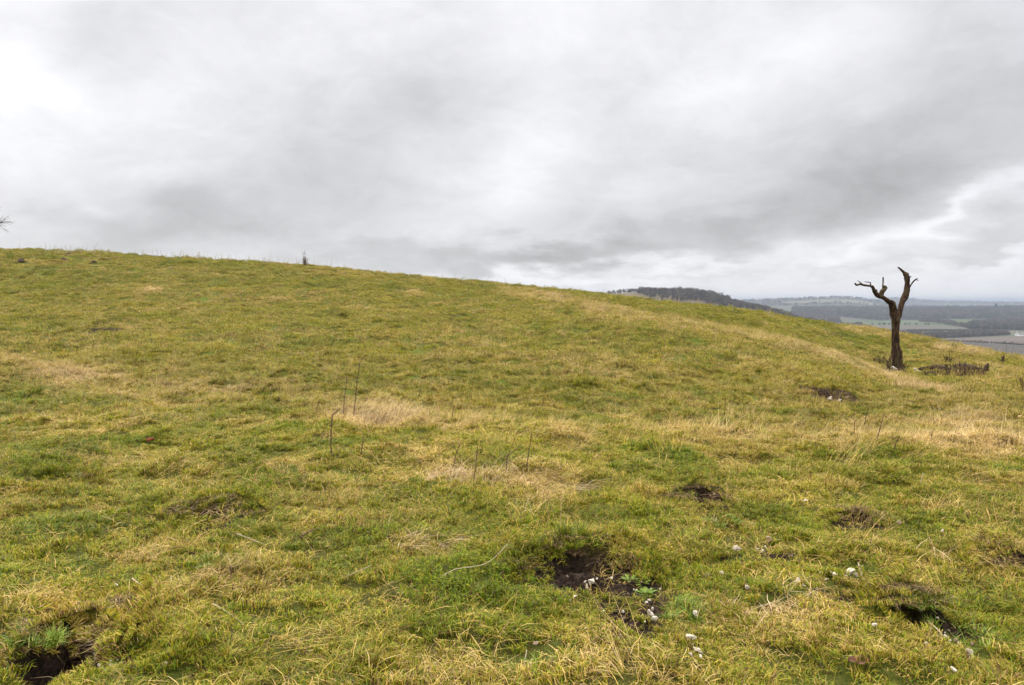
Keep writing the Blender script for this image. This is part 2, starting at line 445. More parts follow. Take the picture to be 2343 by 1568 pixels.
# ------------------------------------------------------------------ ground sheet of the near hill
def axis(pairs):
    out = []
    for (a, b, s) in pairs: out += list(np.arange(a, b, s))
    return np.array(out + [pairs[-1][1]])
ys = []
y = -8.0
while y < 260:
    ys.append(y)
    y += .5 if y < 1 else (.045 if y < 2.4 else (.024 if y < 7 else (.032 if y < 10.5 else (.07 if y < 20 else (.13 if y < 40 else (.2 if y < 64 else 3))))))
ys = np.array(ys)
us = axis([(-2.2, -1.0, .05), (-1.0, -.50, .008), (-.50, .50, .00155), (.50, 1.0, .008), (1.0, 2.2, .05)])
UU, YY = np.meshgrid(us, ys)
XX = UU*(np.maximum(YY, 0)+3.2)
ZZ = H(XX, YY)
_, SS = pit_fields(XX, YY)
nr, nc = XX.shape
idx = np.arange(nr*nc).reshape(nr, nc)
Q = np.stack([idx[:-1, :-1], idx[:-1, 1:], idx[1:, 1:], idx[1:, :-1]], -1).reshape(-1, 4)
me = npmesh('ground', np.stack([XX, YY, ZZ], -1).reshape(-1, 3), Q, {'soil': SS.ravel()}, True, M_GROUND)
tag(link('ground', me), 'grassy chalk hillside rising to the left with burrows dug in it', 'hillside', kind='structure')

# ------------------------------------------------------------------ valley sheet to the horizon
def Z2D(zx, zy): return ((3100+zx/3.1365)*.61016, (950+zy/3.1365)*.61016)
def inpoly(px, py, poly):
    r = np.zeros(np.shape(px), bool); n = len(poly)
    for i in range(n):
        x1, y1 = poly[i]; x2, y2 = poly[(i+1) % n]
        with np.errstate(all='ignore'):
            c = ((y1 > py) != (y2 > py)) & (px < (x2-x1)*(py-y1)/(y2-y1+1e-12)+x1)
        r ^= c
    return r
FIELDS = [  # polygons on the zoom sheet of the valley, colour
 ([(-900, 1000), (600, 1010), (1190, 1022), (1700, 1047), (2321, 1082), (4200, 1190), (4200, 5000), (-3000, 5000)], (.150, .128, .104)),
 ([(1190, 1020), (1500, 1000), (2200, 972), (2700, 965), (4200, 960), (4200, 1188), (2321, 1080), (1700, 1045)], (.245, .195, .155)),
 ([(300, 842), (850, 840), (1240, 845), (1660, 872), (1640, 903), (950, 908), (300, 903)], (.215, .190, .140)),
 ([(960, 921), (2120, 917), (2120, 936), (960, 938)], (.17, .215, .085)),
 ([(100, 784), (700, 792), (1240, 806), (1230, 842), (100, 845)], (.150, .190, .085)),
 ([(1380, 768), (1990, 762), (1980, 800), (1640, 838), (1500, 812)], (.165, .200, .080)),
 ([(2030, 782), (3600, 780), (3600, 802), (2010, 800)], (.20, .21, .11)),
 ([(2180, 958), (3600, 950), (3600, 972), (2180, 974)], (.17, .22, .10)),
]
WOODS = [
 [(-400, 735), (150, 745), (600, 790), (2321, 765), (4200, 770), (4200, 640), (-400, 640)],
 [(-500, 700), (130, 742), (150, 830), (-50, 850), (-600, 850)],
 [(1060, 775), (1240, 792), (1500, 832), (1700, 884), (1560, 862), (1250, 812), (1100, 806)],
 [(1690, 828), (2000, 802), (4200, 808), (4200, 908), (1660, 905)],
 [(600, 925), (950, 945), (1300, 955), (2100, 940), (2180, 960), (1750, 984), (1250, 1005), (1100, 1020), (600, 1020)],
 [(420, 858), (520, 850), (545, 905), (430, 910)],
 [(1980, 782), (2120, 768), (2200, 775), (2030, 800)],
]
WOODS = [[Z2D(*p) for p in w] for w in WOODS]
FIELDS = [([Z2D(*p) for p in f], c) for f, c in FIELDS]
MIDWOOD = [(1340, 664), (1450, 667), (1466, 677), (1490, 683), (1540, 689), (1600, 694), (1640, 702), (1700, 707), (1750, 715), (1790, 723), (1830, 735), (1880, 748), (1950, 775), (2100, 790), (2100, 700), (1700, 650), (1340, 650)]
rr = np.concatenate([np.linspace(70, 900, 110), np.geomspace(910, 5200, 300), np.geomspace(5260, 30000, 130)])
aa = np.concatenate([np.arange(-180, -38, 3.), np.arange(-38, 2, .8), np.arange(2, 38, .075), np.arange(38, 180, 3.), [180.]])
AA, RR = np.meshgrid(np.radians(aa), rr)
XX, YY = RR*np.sin(AA), RR*np.cos(AA)
ZZ = H0(XX, YY) - .9*(1-sm(180, 260, RR))
tone = np.zeros(XX.shape+(3,))
cell = np.floor(vn(XX/420, YY/260, 77)*5).astype(int) % 4
base = np.array([(.17, .19, .095), (.24, .215, .15), (.14, .17, .075), (.19, .17, .125)])
tone[:] = base[cell]
DX, DY = project(XX, YY, ZZ)
front = YY > 300
for poly, c in FIELDS:
    m_ = inpoly(DX, DY, poly) & front & (YY < 3400) & (RR > 600)
    tone[m_] = c
wd = np.zeros(XX.shape, bool)
for w in WOODS: wd |= inpoly(DX, DY, w)
wd &= front & (YY > 900) & (YY < 4200)
tone[wd] = (.085, .075, .05)
hillm = (YY > 700) & (YY < 1900) & (XX/np.maximum(YY, 1) < D2u(1960)) & (XX > 0)
tone[hillm] = (.27, .205, .105)
farm_ = YY > 4000
nf = vn(XX/900, YY/330, 5)
tone[farm_] = (.085, .085, .065)
tone[farm_ & (nf > .74)] = (.30, .28, .18)
tone[farm_ & (nf < .22)] = (.16, .18, .09)
tone[RR < 600] = (.15, .15, .05)
nr, nc = XX.shape
idx = np.arange(nr*nc).reshape(nr, nc)
Q = np.stack([idx[:-1, :-1], idx[:-1, 1:], idx[1:, 1:], idx[1:, :-1]], -1).reshape(-1, 4)[:, ::-1]
tone *= .41
me = npmesh('valley', np.stack([XX, YY, ZZ], -1).reshape(-1, 3), Q, {'tone': tone.reshape(-1, 3)}, True, M_VALLEY)
tag(link('valley', me), 'wide farmed valley of brown and green fields with low hills behind', 'valley', kind='structure')

# ------------------------------------------------------------------ instancing of uncountable growth
def scatter(name, P, yaw, scl, idx_, srcs, tint, label, cat, tilt=True, mat=None):
    n = len(P)
    me = bpy.data.meshes.new(name); me.vertices.add(n); me.vertices.foreach_set('co', np.asarray(P, np.float32).ravel())
    rot = np.zeros((n, 3), np.float32); rot[:, 2] = yaw
    if tilt:
        gx, gy = normal(P[:, 0], P[:, 1]); nz = 1/np.sqrt(1+gx*gx+gy*gy); gx = gx*nz; gy = gy*nz
        c, s = np.cos(yaw), np.sin(yaw)
        lx, ly = c*gx+s*gy, -s*gx+c*gy
        rot[:, 0] = -np.arcsin(np.clip(ly, -1, 1)); rot[:, 1] = np.arctan2(lx, nz)
    me.attributes.new('rot', 'FLOAT_VECTOR', 'POINT').data.foreach_set('vector', rot.ravel())
    for k, v in dict(scl=scl, **tint).items():
        me.attributes.new(k, 'FLOAT', 'POINT').data.foreach_set('value', np.broadcast_to(np.asarray(v, np.float32), (n,)).copy())
    me.attributes.new('pick', 'INT', 'POINT').data.foreach_set('value', np.asarray(idx_, np.int32))
    me.update()
    o = link(name, me)
    col = bpy.data.collections.new(name+' kinds')
    for i, s in enumerate(srcs):
        so_ = bpy.data.objects.new('%s kind %03d' % (name, i), s); col.objects.link(so_)
    ng = bpy.data.node_groups.new(name, 'GeometryNodeTree')
    ng.interface.new_socket('Geometry', in_out='INPUT', socket_type='NodeSocketGeometry')
    ng.interface.new_socket('Geometry', in_out='OUTPUT', socket_type='NodeSocketGeometry')
    L = ng.links.new; nn = ng.nodes.new
    gi, go = nn('NodeGroupInput'), nn('NodeGroupOutput')
    ip = nn('GeometryNodeInstanceOnPoints'); ci = nn('GeometryNodeCollectionInfo')
    ci.inputs['Collection'].default_value = col; ci.inputs['Separate Children'].default_value = True; ci.inputs['Reset Children'].default_value = True
    def na(nm, t):
        a = nn('GeometryNodeInputNamedAttribute'); a.data_type = t; a.inputs['Name'].default_value = nm
        return [q for q in a.outputs if q.enabled and q.name == 'Attribute'][0]
    e = nn('FunctionNodeEulerToRotation')
    L(gi.outputs[0], ip.inputs['Points']); L(ci.outputs[0], ip.inputs['Instance']); ip.inputs['Pick Instance'].default_value = True
    L(na('pick', 'INT'), ip.inputs['Instance Index']); L(na('rot', 'FLOAT_VECTOR'), e.inputs[0]); L(e.outputs[0], ip.inputs['Rotation'])
    L(na('scl', 'FLOAT'), ip.inputs['Scale']); L(ip.outputs[0], go.inputs[0])
    md = o.modifiers.new('scatter', 'NODES'); md.node_group = ng
    return tag(o, label, cat, kind='stuff')

def blades(name, n, R, L0, L1, w0, w1, th0, th1, curl0, curl1, segs, mat, az=None, azs=None, jitter=0, tuft=0, seed=0, base_r=None):
    """a patch of n curved ribbon blades: length L, width w, start angle th from the vertical, bend curl over its length"""
    r = np.random.default_rng(seed+100)
    if tuft:
        tc = (r.random((tuft, 2))-.5)*2*R*.9; k = r.integers(0, tuft, n)
        b = tc[k] + r.normal(0, R*.10, (n, 2)); taz = r.random(tuft)*2*np.pi
    else:
        q = np.sqrt(r.random(n))*R; a = r.random(n)*2*np.pi; b = np.stack([q*np.cos(a), q*np.sin(a)], -1)
    L = L0+(L1-L0)*r.random(n)**1.4
    w = w0+(w1-w0)*r.random(n)
    A = r.random(n)*2*np.pi if az is None else az + r.normal(0, azs, n)
    if tuft and az is None: A = np.where(r.random(n) < .6, taz[k]+r.normal(0, .6, n), A)
    th = th0+(th1-th0)*r.random(n); cu_ = curl0+(curl1-curl0)*r.random(n)
    tw = A+np.pi/2 + r.normal(0, .5, n)
    V = np.zeros((n, segs+1, 2, 3)); al = np.zeros((n, segs+1, 2))
    p = np.concatenate([b, np.full((n, 1), -.012)], 1)
    ang = th.copy(); dA = np.zeros(n)
    for s in range(segs+1):
        f = s/segs; ww = w*(1-f**2.2*.93)/2
        side = np.stack([np.cos(tw), np.sin(tw), r.normal(0, .25, n)], -1)*ww[:, None]
        V[:, s, 0] = p-side; V[:, s, 1] = p+side; al[:, s] = f
        st = L/segs
        dA += r.normal(0, jitter, n) if jitter else 0
        d = np.stack([np.sin(ang)*np.cos(A+dA), np.sin(ang)*np.sin(A+dA), np.cos(ang)], -1)
        p = p + d*st[:, None]
        p[:, 2] = np.maximum(p[:, 2], .004 + .01*r.random(n))
        ang = ang + cu_/segs
    i0 = (np.arange(n)*(segs+1)*2)[:, None]; s = np.arange(segs)[None, :]*2
    a = i0+s
    Q = np.stack([a, a+1, a+3, a+2], -1).reshape(-1, 4)
    r1 = np.repeat(r.random(n), (segs+1)*2); r2 = np.repeat(r.random(n), (segs+1)*2)
    return npmesh(name, V.reshape(-1, 3), Q, {'rnd': r1, 'rnd2': r2, 'along': al.reshape(-1)}, False, mat)

turf = [blades('turf', 400, .17, .016, .052, .0026, .0050, .35, 1.4, .2, 1.3, 3, M_TURF, tuft=14, seed=i) for i in range(7)]
tuss = [blades('tussock', 240, .13, .05, .14, .0026, .0044, .1, 1.0, .8, 1.9, 4, M_TURF, tuft=5, seed=20+i) for i in range(4)]
litter = [blades('straw', 60, .20, .04, .16, .0020, .0038, 1.15, 1.62, -.15, .5, 4, M_STRAW, seed=40+i, jitter=.12) for i in range(6)]
debris = [blades('straw bit', 16, .14, .02, .11, .0014, .0030, 1.3, 1.6, -.1, .4, 3, M_STRAW, seed=240+i, jitter=.15) for i in range(4)]
longg = [blades('long straw', 30, .15, .20, .62, .0020, .0034, .8, 1.45, .0, .45, 6, M_STRAW, az=0, azs=.30, seed=60+i, jitter=.035) for i in range(6)]
wisp = [blades('wisp', 40, .14, .10, .30, .0014, .0026, .15, .9, .1, .9, 5, M_STRAW, az=0, azs=.9, seed=80+i, jitter=.08) for i in range(6)]
fturf = [blades('far turf', 430, .42, .04, .12, .006, .013, .3, 1.25, .3, 1.3, 2, M_TURF, tuft=26, seed=120+i) for i in range(7)]
fwisp = [blades('far wisp', 90, .34, .10, .32, .0035, .007, .15, .9, .1, .9, 3, M_STRAW, az=0, azs=.9, seed=150+i, jitter=.08) for i in range(5)]

def seg_dist(px, py, line):
    d = np.full(np.shape(px), 1e9)
    for (x1, y1), (x2, y2) in zip(line[:-1], line[1:]):
        vx, vy = x2-x1, y2-y1; t = np.clip(((px-x1)*vx+(py-y1)*vy)/(vx*vx+vy*vy), 0, 1)
        d = np.minimum(d, np.hypot(px-x1-t*vx, py-y1-t*vy))
    return d
T1 = [(-200, 835), (0, 838), (150, 862), (300, 897), (450, 905), (600, 900), (720, 935), (850, 960), (1000, 962), (1150, 975), (1300, 987), (1450, 985), (1650, 1000), (1900, 1018), (2100, 1008), (2343, 1028), (2600, 1040)]
T2 = [(1150, 665), (1250, 682), (1300, 692), (1400, 712), (1530, 741), (1650, 760), (1750, 778), (1830, 797), (1900, 817), (1980, 841), (2060, 872), (2150, 905)]
T3 = [(1940, 750), (2080, 776), (2180, 795), (2343, 822), (2500, 850)]
T4 = [(60, 601), (250, 606), (420, 618), (600, 625)]
T5 = [(2060, 870), (2180, 930), (2280, 985), (2343, 1000)]
BL = [ # dry blobs  x y rx ry amount
 (870, 950, 90, 40, .5), (1010, 1085, 70, 20, .5), (1190, 1105, 90, 40, .45), (150, 862, 110, 35, .4), (2240, 985, 120, 60, .35), (950, 670, 25, 10, .5), (350, 660, 30, 10, .5),
 (450, 1010, 160, 30, -.15), (150, 1060, 200, 60, -.30), (1250, 1040, 300, 25, -.15), (1900, 1075, 300, 30, -.18), (100, 920, 150, 30, -.2), (1640, 1190, 60, 30, -.35), (490, 1290, 40, 25, -.6),
 (1520, 1385, 70, 30, -.35), (250, 1260, 180, 40, .25), (1280, 1290, 90, 20, .35), (700, 1360, 250, 60, .05), (1450, 1180, 150, 50, .1), (2100, 1290, 120, 60, .25), (1750, 1420, 120, 60, .15),
 (2150, 810, 120, 16, .3), (2250, 860, 80, 20, .15), (250, 580, 250, 14, -.1), (1700, 730, 300, 14, -.15), (600, 720, 400, 40, .05), (2290, 1440, 90, 60, -.3), (1000, 1530, 200, 30, .15), (1400, 600, 400, 30, 0)]
def tones(X, Y):
    Z = H(X, Y); dx, dy = project(X, Y, Z)
    near = 1-sm(9, 14, Y)
    b = .38 + .06*sm(9.5, 14, Y) - .05*sm(34, 44, Y) + .15*fb(X, Y, 1.3, 31, 3) + .28*fb(X, Y, .36, 32, 3) + .10*fb(X, Y, 7, 33, 2)
    for x, y, rx, ry, a in BL: b = b + (a if a > 0 else a*.5)*np.exp(-((dx-x)/rx)**2-((dy-y)/ry)**2)
    t1 = np.exp(-(seg_dist(dx, dy, T1)/24)**2); t2 = np.exp(-(seg_dist(dx, dy, T2)/10)**2); t3 = np.exp(-(seg_dist(dx, dy, T3)/9)**2)
    t4 = np.exp(-(seg_dist(dx, dy, T4)/9)**2); t5 = np.exp(-(seg_dist(dx, dy, T5)/22)**2)
    band = np.clip(t1*.95+t2*1.9+t3*1.0+t4*.35+t5*.4, 0, 1)*np.clip(.62+.6*fb(X, Y, .8, 36, 3), 0, 1.2)
    dry = np.clip(b + .28*band, 0.02, 1)
    moss = np.clip(.22 + .6*fb(X, Y, 2.2, 34, 3) + .10*(1-near), 0, 1)*(1-.7*near)
    bri = np.clip(1.03 - .13*sm(9.5, 14, Y) + .10*fb(X, Y, .9, 35, 3) + .16*fb(X, Y, .3, 37, 2), .55, 1.45)
    return dict(dry=dry, moss=moss, bright=bri), band, dx, dy
def region(y0, y1, dens, umax=.95, s=0):
    r = np.random.default_rng(s+500)
    A = umax*(y1*y1-y0*y0) + 2*.8*(y1-y0)
    n = int(A*dens)
    Y = np.sqrt(r.random(n)*(y1*y1-y0*y0)+y0*y0)
    X = (r.random(n)*2-1)*(umax*Y+.8)
    return X, Y, r
STONES = [ # x, y, width on the sheet, kind, label
 (1355, 1345, 19, 0, 'angular pale stone in the middle of the big scrape'), (1317, 1376, 9, 0, 'small stone at the left end of the big scrape floor'),
 (1400, 1333, 9, 0, 'small stone at the right top of the big scrape'), (1489, 1419, 16, 0, 'upper of two touching white stones below the big scrape'),
 (1500, 1431, 16, 0, 'lower of two touching white stones below the big scrape'), (1493, 1405, 9, 0, 'small white stone just above the two touching stones'),
 (1590, 1418, 15, 0, 'round cream stone right of the green tuft by the scrape'), (1576, 1472, 22, 0, 'broad pale stone above the lower soil streak'),
 (1597, 1504, 19, 0, 'large white stone near the bottom, right of centre'), (1603, 1516, 12, 0, 'smaller white stone touching the one near the bottom'),
 (1225, 1486, 13, 1, 'buff stone beneath the big scrape, half sunk in grass'), (1214, 1533, 9, 0, 'small white stone near the bottom edge in the middle'),
 (1640, 1200, 8, 0, 'small white stone below the burrow with the dark mouth'), (1682, 1266, 13, 0, 'left white stone of a pair on the soil streak'),
 (1691, 1267, 12, 0, 'right white stone of a pair on the soil streak'), (1760, 1248, 17, 1, 'brownish stone at the right end of the soil streak'),
 (1745, 1270, 9, 0, 'small white stone below the brownish one'), (1812, 1281, 8, 1, 'small buff stone beyond the end of the soil streak'),
 (1618, 1326, 11, 0, 'flat pale stone in grass above the white stones'), (1652, 1321, 9, 0, 'small pale stone right of the flat one'),
 (1710, 1355, 13, 0, 'cream stone half hidden by grass, right of the scrape'), (1827, 1340, 14, 0, 'upright white stone standing alone in grass'),
 (1902, 1321, 11, 0, 'round white stone left of a longer grey one'), (1910, 1327, 13, 0, 'pale stone touching the round white one'),
 (1945, 1321, 26, 0, 'long flat stone lying by the upright grey twig'), (1960, 1326, 11, 0, 'pale stone at the right end of the long flat one'),
 (1845, 1153, 9, 0, 'small white stone on the middle bank'), (1831, 1152, 6, 1, 'tiny buff stone beside the one on the middle bank'),
 (1919, 1186, 9, 0, 'white stone at the left end of the narrow burrow'), (2058, 1204, 10, 1, 'buff stone in grass right of the narrow burrow'),
 (2157, 1224, 11, 0, 'white stone alone in grass on the right'), (2147, 1404, 10, 0, 'pale stone on the soil beside the right-hand burrow'),
 (2164, 1470, 11, 0, 'white stone below the right-hand burrow'), (2187, 1481, 12, 1, 'buff stone right of the white one below the burrow'),
 (2219, 1509, 18, 0, 'large white stone low on the right'), (2228, 1521, 12, 0, 'small pale stone just under the large one on the right'),
 (2182, 1547, 15, 0, 'pale stone close to the bottom edge on the right'), (2002, 1443, 11, 0, 'cream stone half buried left of the burrow'),
 (2226, 1486, 9, 1, 'buff stone in grass at the lower right'), (218, 1518, 17, 0, 'pale stone on the earth right of the bottom left burrow'),
 (374, 1537, 16, 0, 'round cream stone in the grass, bottom left'), (265, 1350, 10, 0, 'small buff stone on the bare patch at the left'),
 (1456, 1364, 9, 0, 'left small grey stone of two in the bare soil'), (1474, 1362, 9, 0, 'right small grey stone of two in the bare soil'),
 (1340, 1449, 7, 0, 'tiny stone on the lower bare soil left'), (1594, 1149, 10, 0, 'stone lodged in the mouth of the middle burrow'),
 (1417, 1471, 10, 1, 'buff stone at the bottom of the bare soil'), (1382, 1409, 7, 0, 'tiny white stone low in the scrape'), (1304, 1386, 7, 1, 'tiny buff stone at the corner of the scrape'),
 (1898, 917, 9, 0, 'pale stone on the lip of the burrow near the tree'), (1920, 921, 8, 0, 'second pale stone on the lip of the burrow near the tree'), (320, 1512, 8, 0, 'small stone on bare soil at the lower left'),
 (1968, 937, 7, 0, 'tiny stone below the burrow near the tree'), (240, 1548, 9, 0, 'stone on loose earth at the bottom left corner'), (14, 1532, 10, 1, 'buff stone on earth at the left edge of the picture'),
]
_r = random.Random(3)
_where = [((1345, 1345, 70, 22), 7, 'in the floor of the big scrape'), ((1480, 1360, 60, 18), 5, 'on the bare soil right of the scrape'), ((1430, 1420, 60, 30), 6, 'on the soil below the scrape'), ((1590, 1490, 40, 25), 4, 'on the lower soil streak'), ((1720, 1262, 80, 8), 4, 'on the soil streak between paired stones'), ((2170, 1460, 110, 45), 12, 'round the right-hand burrow'), ((240, 1530, 70, 18), 5, 'on the earth at the bottom left'), ((1880, 1345, 90, 25), 7, 'in grass round the long flat stone'), ((1915, 915, 40, 7), 4, 'on the dug earth near the tree')]
for (x_, y_, a_, b_), n_, t_ in _where:
    for q_ in range(n_): STONES.append((x_+_r.gauss(0, a_*.5), min(1560, y_+_r.gauss(0, b_*.5)), _r.uniform(4.5, 8), 0 if _r.random() < .7 else 1, 'tiny pale stone chip '+t_))
LEAVES = [(1964, 1535, .05), (340, 1017, .05), (79, 811, .05), (2333, 960, .08)]
OFF = [(*place(x, y+2)[:2], w*K*place(x, y+2)[1]/F/2*1.12) for x, y, w, kd, lb in STONES] + [(*place(x, y)[:2], q) for x, y, q in LEAVES]
def clear_of(X, Y):
    k = np.ones(X.shape, bool)
    for x, y, q in OFF: k &= ((X-x)/(q+.045))**2 + ((Y-y+.04)/(q+.10))**2 > 1
    return k
def put(name, X, Y, r, srcs, keep, s0, s1, label, cat, yaw=None, lift=0.0, dryadd=0):
    t, band, dx, dy = tones(X, Y)
    _, so_ = pit_fields(X, Y)
    k = keep(t, band, so_, dx, dy, r) & clear_of(X, Y)
    X, Y = X[k], Y[k]; t = {a: b[k] for a, b in t.items()}
    t['dry'] = np.clip(t['dry']+dryadd, 0, 1)
    n = len(X)
    yw = r.random(n)*2*np.pi if yaw is None else yaw[0]+r.normal(0, yaw[1], n)
    P = np.stack([X, Y, H(X, Y)+lift], -1)
    return scatter(name, P, yw, s0+(s1-s0)*r.random(n), r.integers(0, len(srcs), n), srcs, t, label, cat)
X, Y, r = region(1.2, 10.5, 92, s=1)
put('short_grass', X, Y, r, turf, lambda t, b, so_, dx, dy, r: (so_ < .12) | (r.random(len(so_)) < .06), .75, 1.25, 'short matted green and yellow turf of the near bank', 'grass')
def round_pits(dens, q0, q1, s):
    r = np.random.default_rng(s); xs, ys_ = [], []
    for (cx, cy, a, b, depth, spread, n) in pits:
        if cy > 22: continue
        n_ = int(dens*math.pi*(q1*q1-q0*q0)*a*b)+3; th = r.random(n_)*6.283; q = np.sqrt(r.random(n_)*(q1*q1-q0*q0)+q0*q0)
        xs.append(cx+a*q*np.cos(th)); ys_.append(cy+b*q*np.sin(th))
    return np.concatenate(xs), np.concatenate(ys_), r
X, Y, r = round_pits(190, .9, 1.9, 77)
put('short_grass', X, Y, r, turf, lambda t, b, so_, dx, dy, r: so_ < .18, .6, 1.05, 'turf growing up to the edges of the burrows', 'grass', dryadd=.06)
X, Y, r = round_pits(60, 0, 1.15, 78)
put('short_grass', X, Y, r, turf, lambda t, b, so_, dx, dy, r: (so_ > .2) & (r.random(len(so_)) < .5) & (fb(X, Y, .25, 91, 2) > 0), .35, .7, 'sparse sprigs of grass coming up through the dug earth', 'grass')
X, Y, r = region(10.3, 21, 34, s=2)
put('short_grass', X, Y, r, turf+tuss, lambda t, b, so_, dx, dy, r: r.random(len(so_)) > so_*1.3-.02, 1.0, 1.7, 'short olive turf on the lower slope behind the straw line', 'grass')
X, Y, r = region(20, 66, 9.5, umax=.85, s=3)
put('short_grass', X, Y, r, fturf, lambda t, b, so_, dx, dy, r: r.random(len(so_)) > so_*1.3, .75, 1.25, 'cropped turf on the upper slope up to the skyline', 'grass')
X, Y, r = region(1.2, 10.5, 13, s=4)
put('tussock_grass', X, Y, r, tuss, lambda t, b, so_, dx, dy, r: (so_ < .02) & (fb(X, Y, .55, 3, 3) > -.05), .7, 1.25, 'coarse tussocks of longer grass on the near bank', 'grass')
X, Y, r = region(1.2, 13, 26, s=5)
put('straw_litter', X, Y, r, litter, lambda t, b, so_, dx, dy, r: r.random(len(so_)) < (.12+.85*t['dry'])*(1-.7*so_), .7, 1.25, 'loose dead straws lying flat over the turf', 'straw', lift=.025)
X, Y, r = region(1.2, 13, 8, s=6)
put('long_dry_grass', X, Y, r, longg, lambda t, b, so_, dx, dy, r: r.random(len(so_)) < (.11+.6*np.maximum(t['dry']-.35, 0)+.8*b)*(1-so_), .5, 1.05, 'long bleached grass blown over towards the right', 'dry grass', yaw=(.5, .55), lift=.01)
X, Y, r = region(4, 22, 30, s=7)
put('wispy_grass', X, Y, r, wisp, lambda t, b, so_, dx, dy, r: (r.random(len(so_)) < .95*b*b+.02*t['dry'])*(so_ < .5), .7, 1.3, 'straw-coloured wispy grass along the lip of the bank', 'dry grass', yaw=(.2, .6), dryadd=.15)
X, Y, r = region(12, 30, 9, umax=.85, s=18)
put('tussock_grass', X, Y, r, tuss+wisp, lambda t, b, so_, dx, dy, r: (r.random(len(so_)) < .10+.5*(fb(X, Y, .55, 3, 3) > .3))*(so_ < .3), 1.0, 2.0, 'small dry tufts dotted over the middle slope', 'grass', dryadd=.1)
X, Y, r = region(30, 66, 3.2, umax=.85, s=19)
put('tussock_grass', X, Y, r, fwisp, lambda t, b, so_, dx, dy, r: (r.random(len(so_)) < .25)*(so_ < .3), .35, .75, 'small dry tufts dotted over the upper slope', 'grass', dryadd=.1)
X, Y, r = region(20, 66, 15, umax=.85, s=8)
put('wispy_grass', X, Y, r, fwisp, lambda t, b, so_, dx, dy, r: (r.random(len(so_)) < .95*b*b+.05*t['dry'])*(so_ < .5), .7, 1.2, 'straw-coloured wispy grass along the far spur and skyline', 'dry grass', yaw=(.2, .6), dryadd=.12)

X, Y, r = round_pits(60, 0, 1.3, 79)
put('straw_litter', X, Y, r, debris, lambda t, b, so_, dx, dy, r: so_ > .1, .6, 1.3, 'bits of broken straw on the dug earth', 'straw', lift=.004)

# rims of the burrows: longer dead grass hanging over the uphill edge
RX, RY = [], []
for (cx, cy, a, b, depth, spread, n) in pits[:13]:
    if depth < .1: continue
    k = int(13*a/.3)+4
    th = rng.uniform(.1, math.pi-.1, k)
    q = rng.uniform(.98, 1.3, k)
    RX += list(cx+a*q*np.cos(th)); RY += list(cy+b*q*np.sin(th))
RX, RY = np.array(RX), np.array(RY)
t, b_, dx, dy = tones(RX, RY); t['dry'] = np.clip(t['dry']+.18, 0, 1); t['moss'] = t['moss']*0; t['bright'] = t['bright']*.85
M_RIM = bpy.data.materials.new('dead rim grass'); M_RIM.use_nodes = True; M_RIM.node_tree.nodes.clear(); g = N(M_RIM.node_tree)
c = g.ramp(g.attr('rnd'), [(0, (.060, .034, .016)), (.4, (.15, .088, .036)), (.7, (.30, .19, .08)), (1, (.50, .37, .18))]); g.out(g.bsdf(_mul(g, c, g.mr(g.attr('rnd2'), 0, 1, .6, 1.2)), .7, .2))
rimg = [blades('rim grass', 70, .09, .05, .14, .0018, .0030, .9, 1.4, .5, 1.6, 5, M_RIM, az=-math.pi/2, azs=.6, seed=170+i, jitter=.08) for i in range(4)]
scatter('rim_grass', np.stack([RX, RY, H(RX, RY)+.02], -1), rng.normal(0, .3, len(RX)), rng.uniform(.7, 1.2, len(RX)), rng.integers(0, 4, len(RX)), rimg, t, 'dead grass hanging over the uphill rims of the burrows', 'grass', tilt=False)

def tussock(dx, dy, n, R, L0, L1, th, az, label, seed, dry=.85):
    p = place(dx, dy); me = blades('straw_tussock', n, R, L0, L1, .0022, .0038, th[0], th[1], .2, 1.0, 7, M_TUSS, az=az, azs=.7, seed=seed, jitter=.16)
    tag(link('straw_tussock', me, None, tuple(p)), label, 'tussock', 'tussocks of bleached straw')
M_TUSS = bpy.data.materials.new('tussock straw'); M_TUSS.use_nodes = True; M_TUSS.node_tree.nodes.clear(); g = N(M_TUSS.node_tree)
v = g.attr('rnd'); c = g.ramp(v, [(0, (.17, .16, .025)), (.25, (.22, .12, .04)), (.55, (.40, .26, .12)), (1, (.64, .48, .29))]); c = _mul(g, c, g.mr(g.attr('rnd2'), 0, 1, .6, 1.2))
g.out(g.bsdf(c, .7, .2))
M_GREENTUFT = bpy.data.materials.new('fresh green blades'); M_GREENTUFT.use_nodes = True; M_GREENTUFT.node_tree.nodes.clear(); g = N(M_GREENTUFT.node_tree)
c = g.ramp(g.attr('rnd'), [(0, (.07, .13, .006)), (.6, (.17, .25, .012)), (.85, (.30, .33, .03)), (1, (.5, .4, .16))]); g.out(g.bsdf(_mul(g, c, g.mr(g.attr('rnd2'), 0, 1, .7, 1.2)), .6, .25))
def green_tuft(dx, dy, n, R, L0, L1, label, seed):
    p = place(dx, dy); me = blades('green_tuft', n, R, L0, L1, .0026, .0044, .1, 1.2, .4, 1.5, 4, M_GREENTUFT, tuft=7, seed=seed)
    tag(link('green_tuft', me, None, tuple(p)), label, 'grass tuft', 'fresh green tufts of grass')
green_tuft(1520, 1392, 520, .17, .05, .13, 'fresh green grass tuft at the right of the big scrape', 1)
green_tuft(1562, 1420, 240, .10, .05, .12, 'longer green tuft drooping beside the round cream stone', 2)
green_tuft(492, 1292, 420, .13, .04, .10, 'bright green mossy tuft beside the small brown soil patch', 3)
green_tuft(1660, 1196, 420, .15, .04, .10, 'green grass tuft just below the middle burrow', 4)
green_tuft(2105, 1375, 420, .14, .05, .12, 'dark green tuft overhanging the right-hand burrow', 5)
green_tuft(95, 1448, 320, .14, .05, .12, 'green tuft standing between the bottom left burrows', 6)
green_tuft(2220, 1455, 420, .20, .04, .11, 'green grass tuft among stones at the lower right', 7)
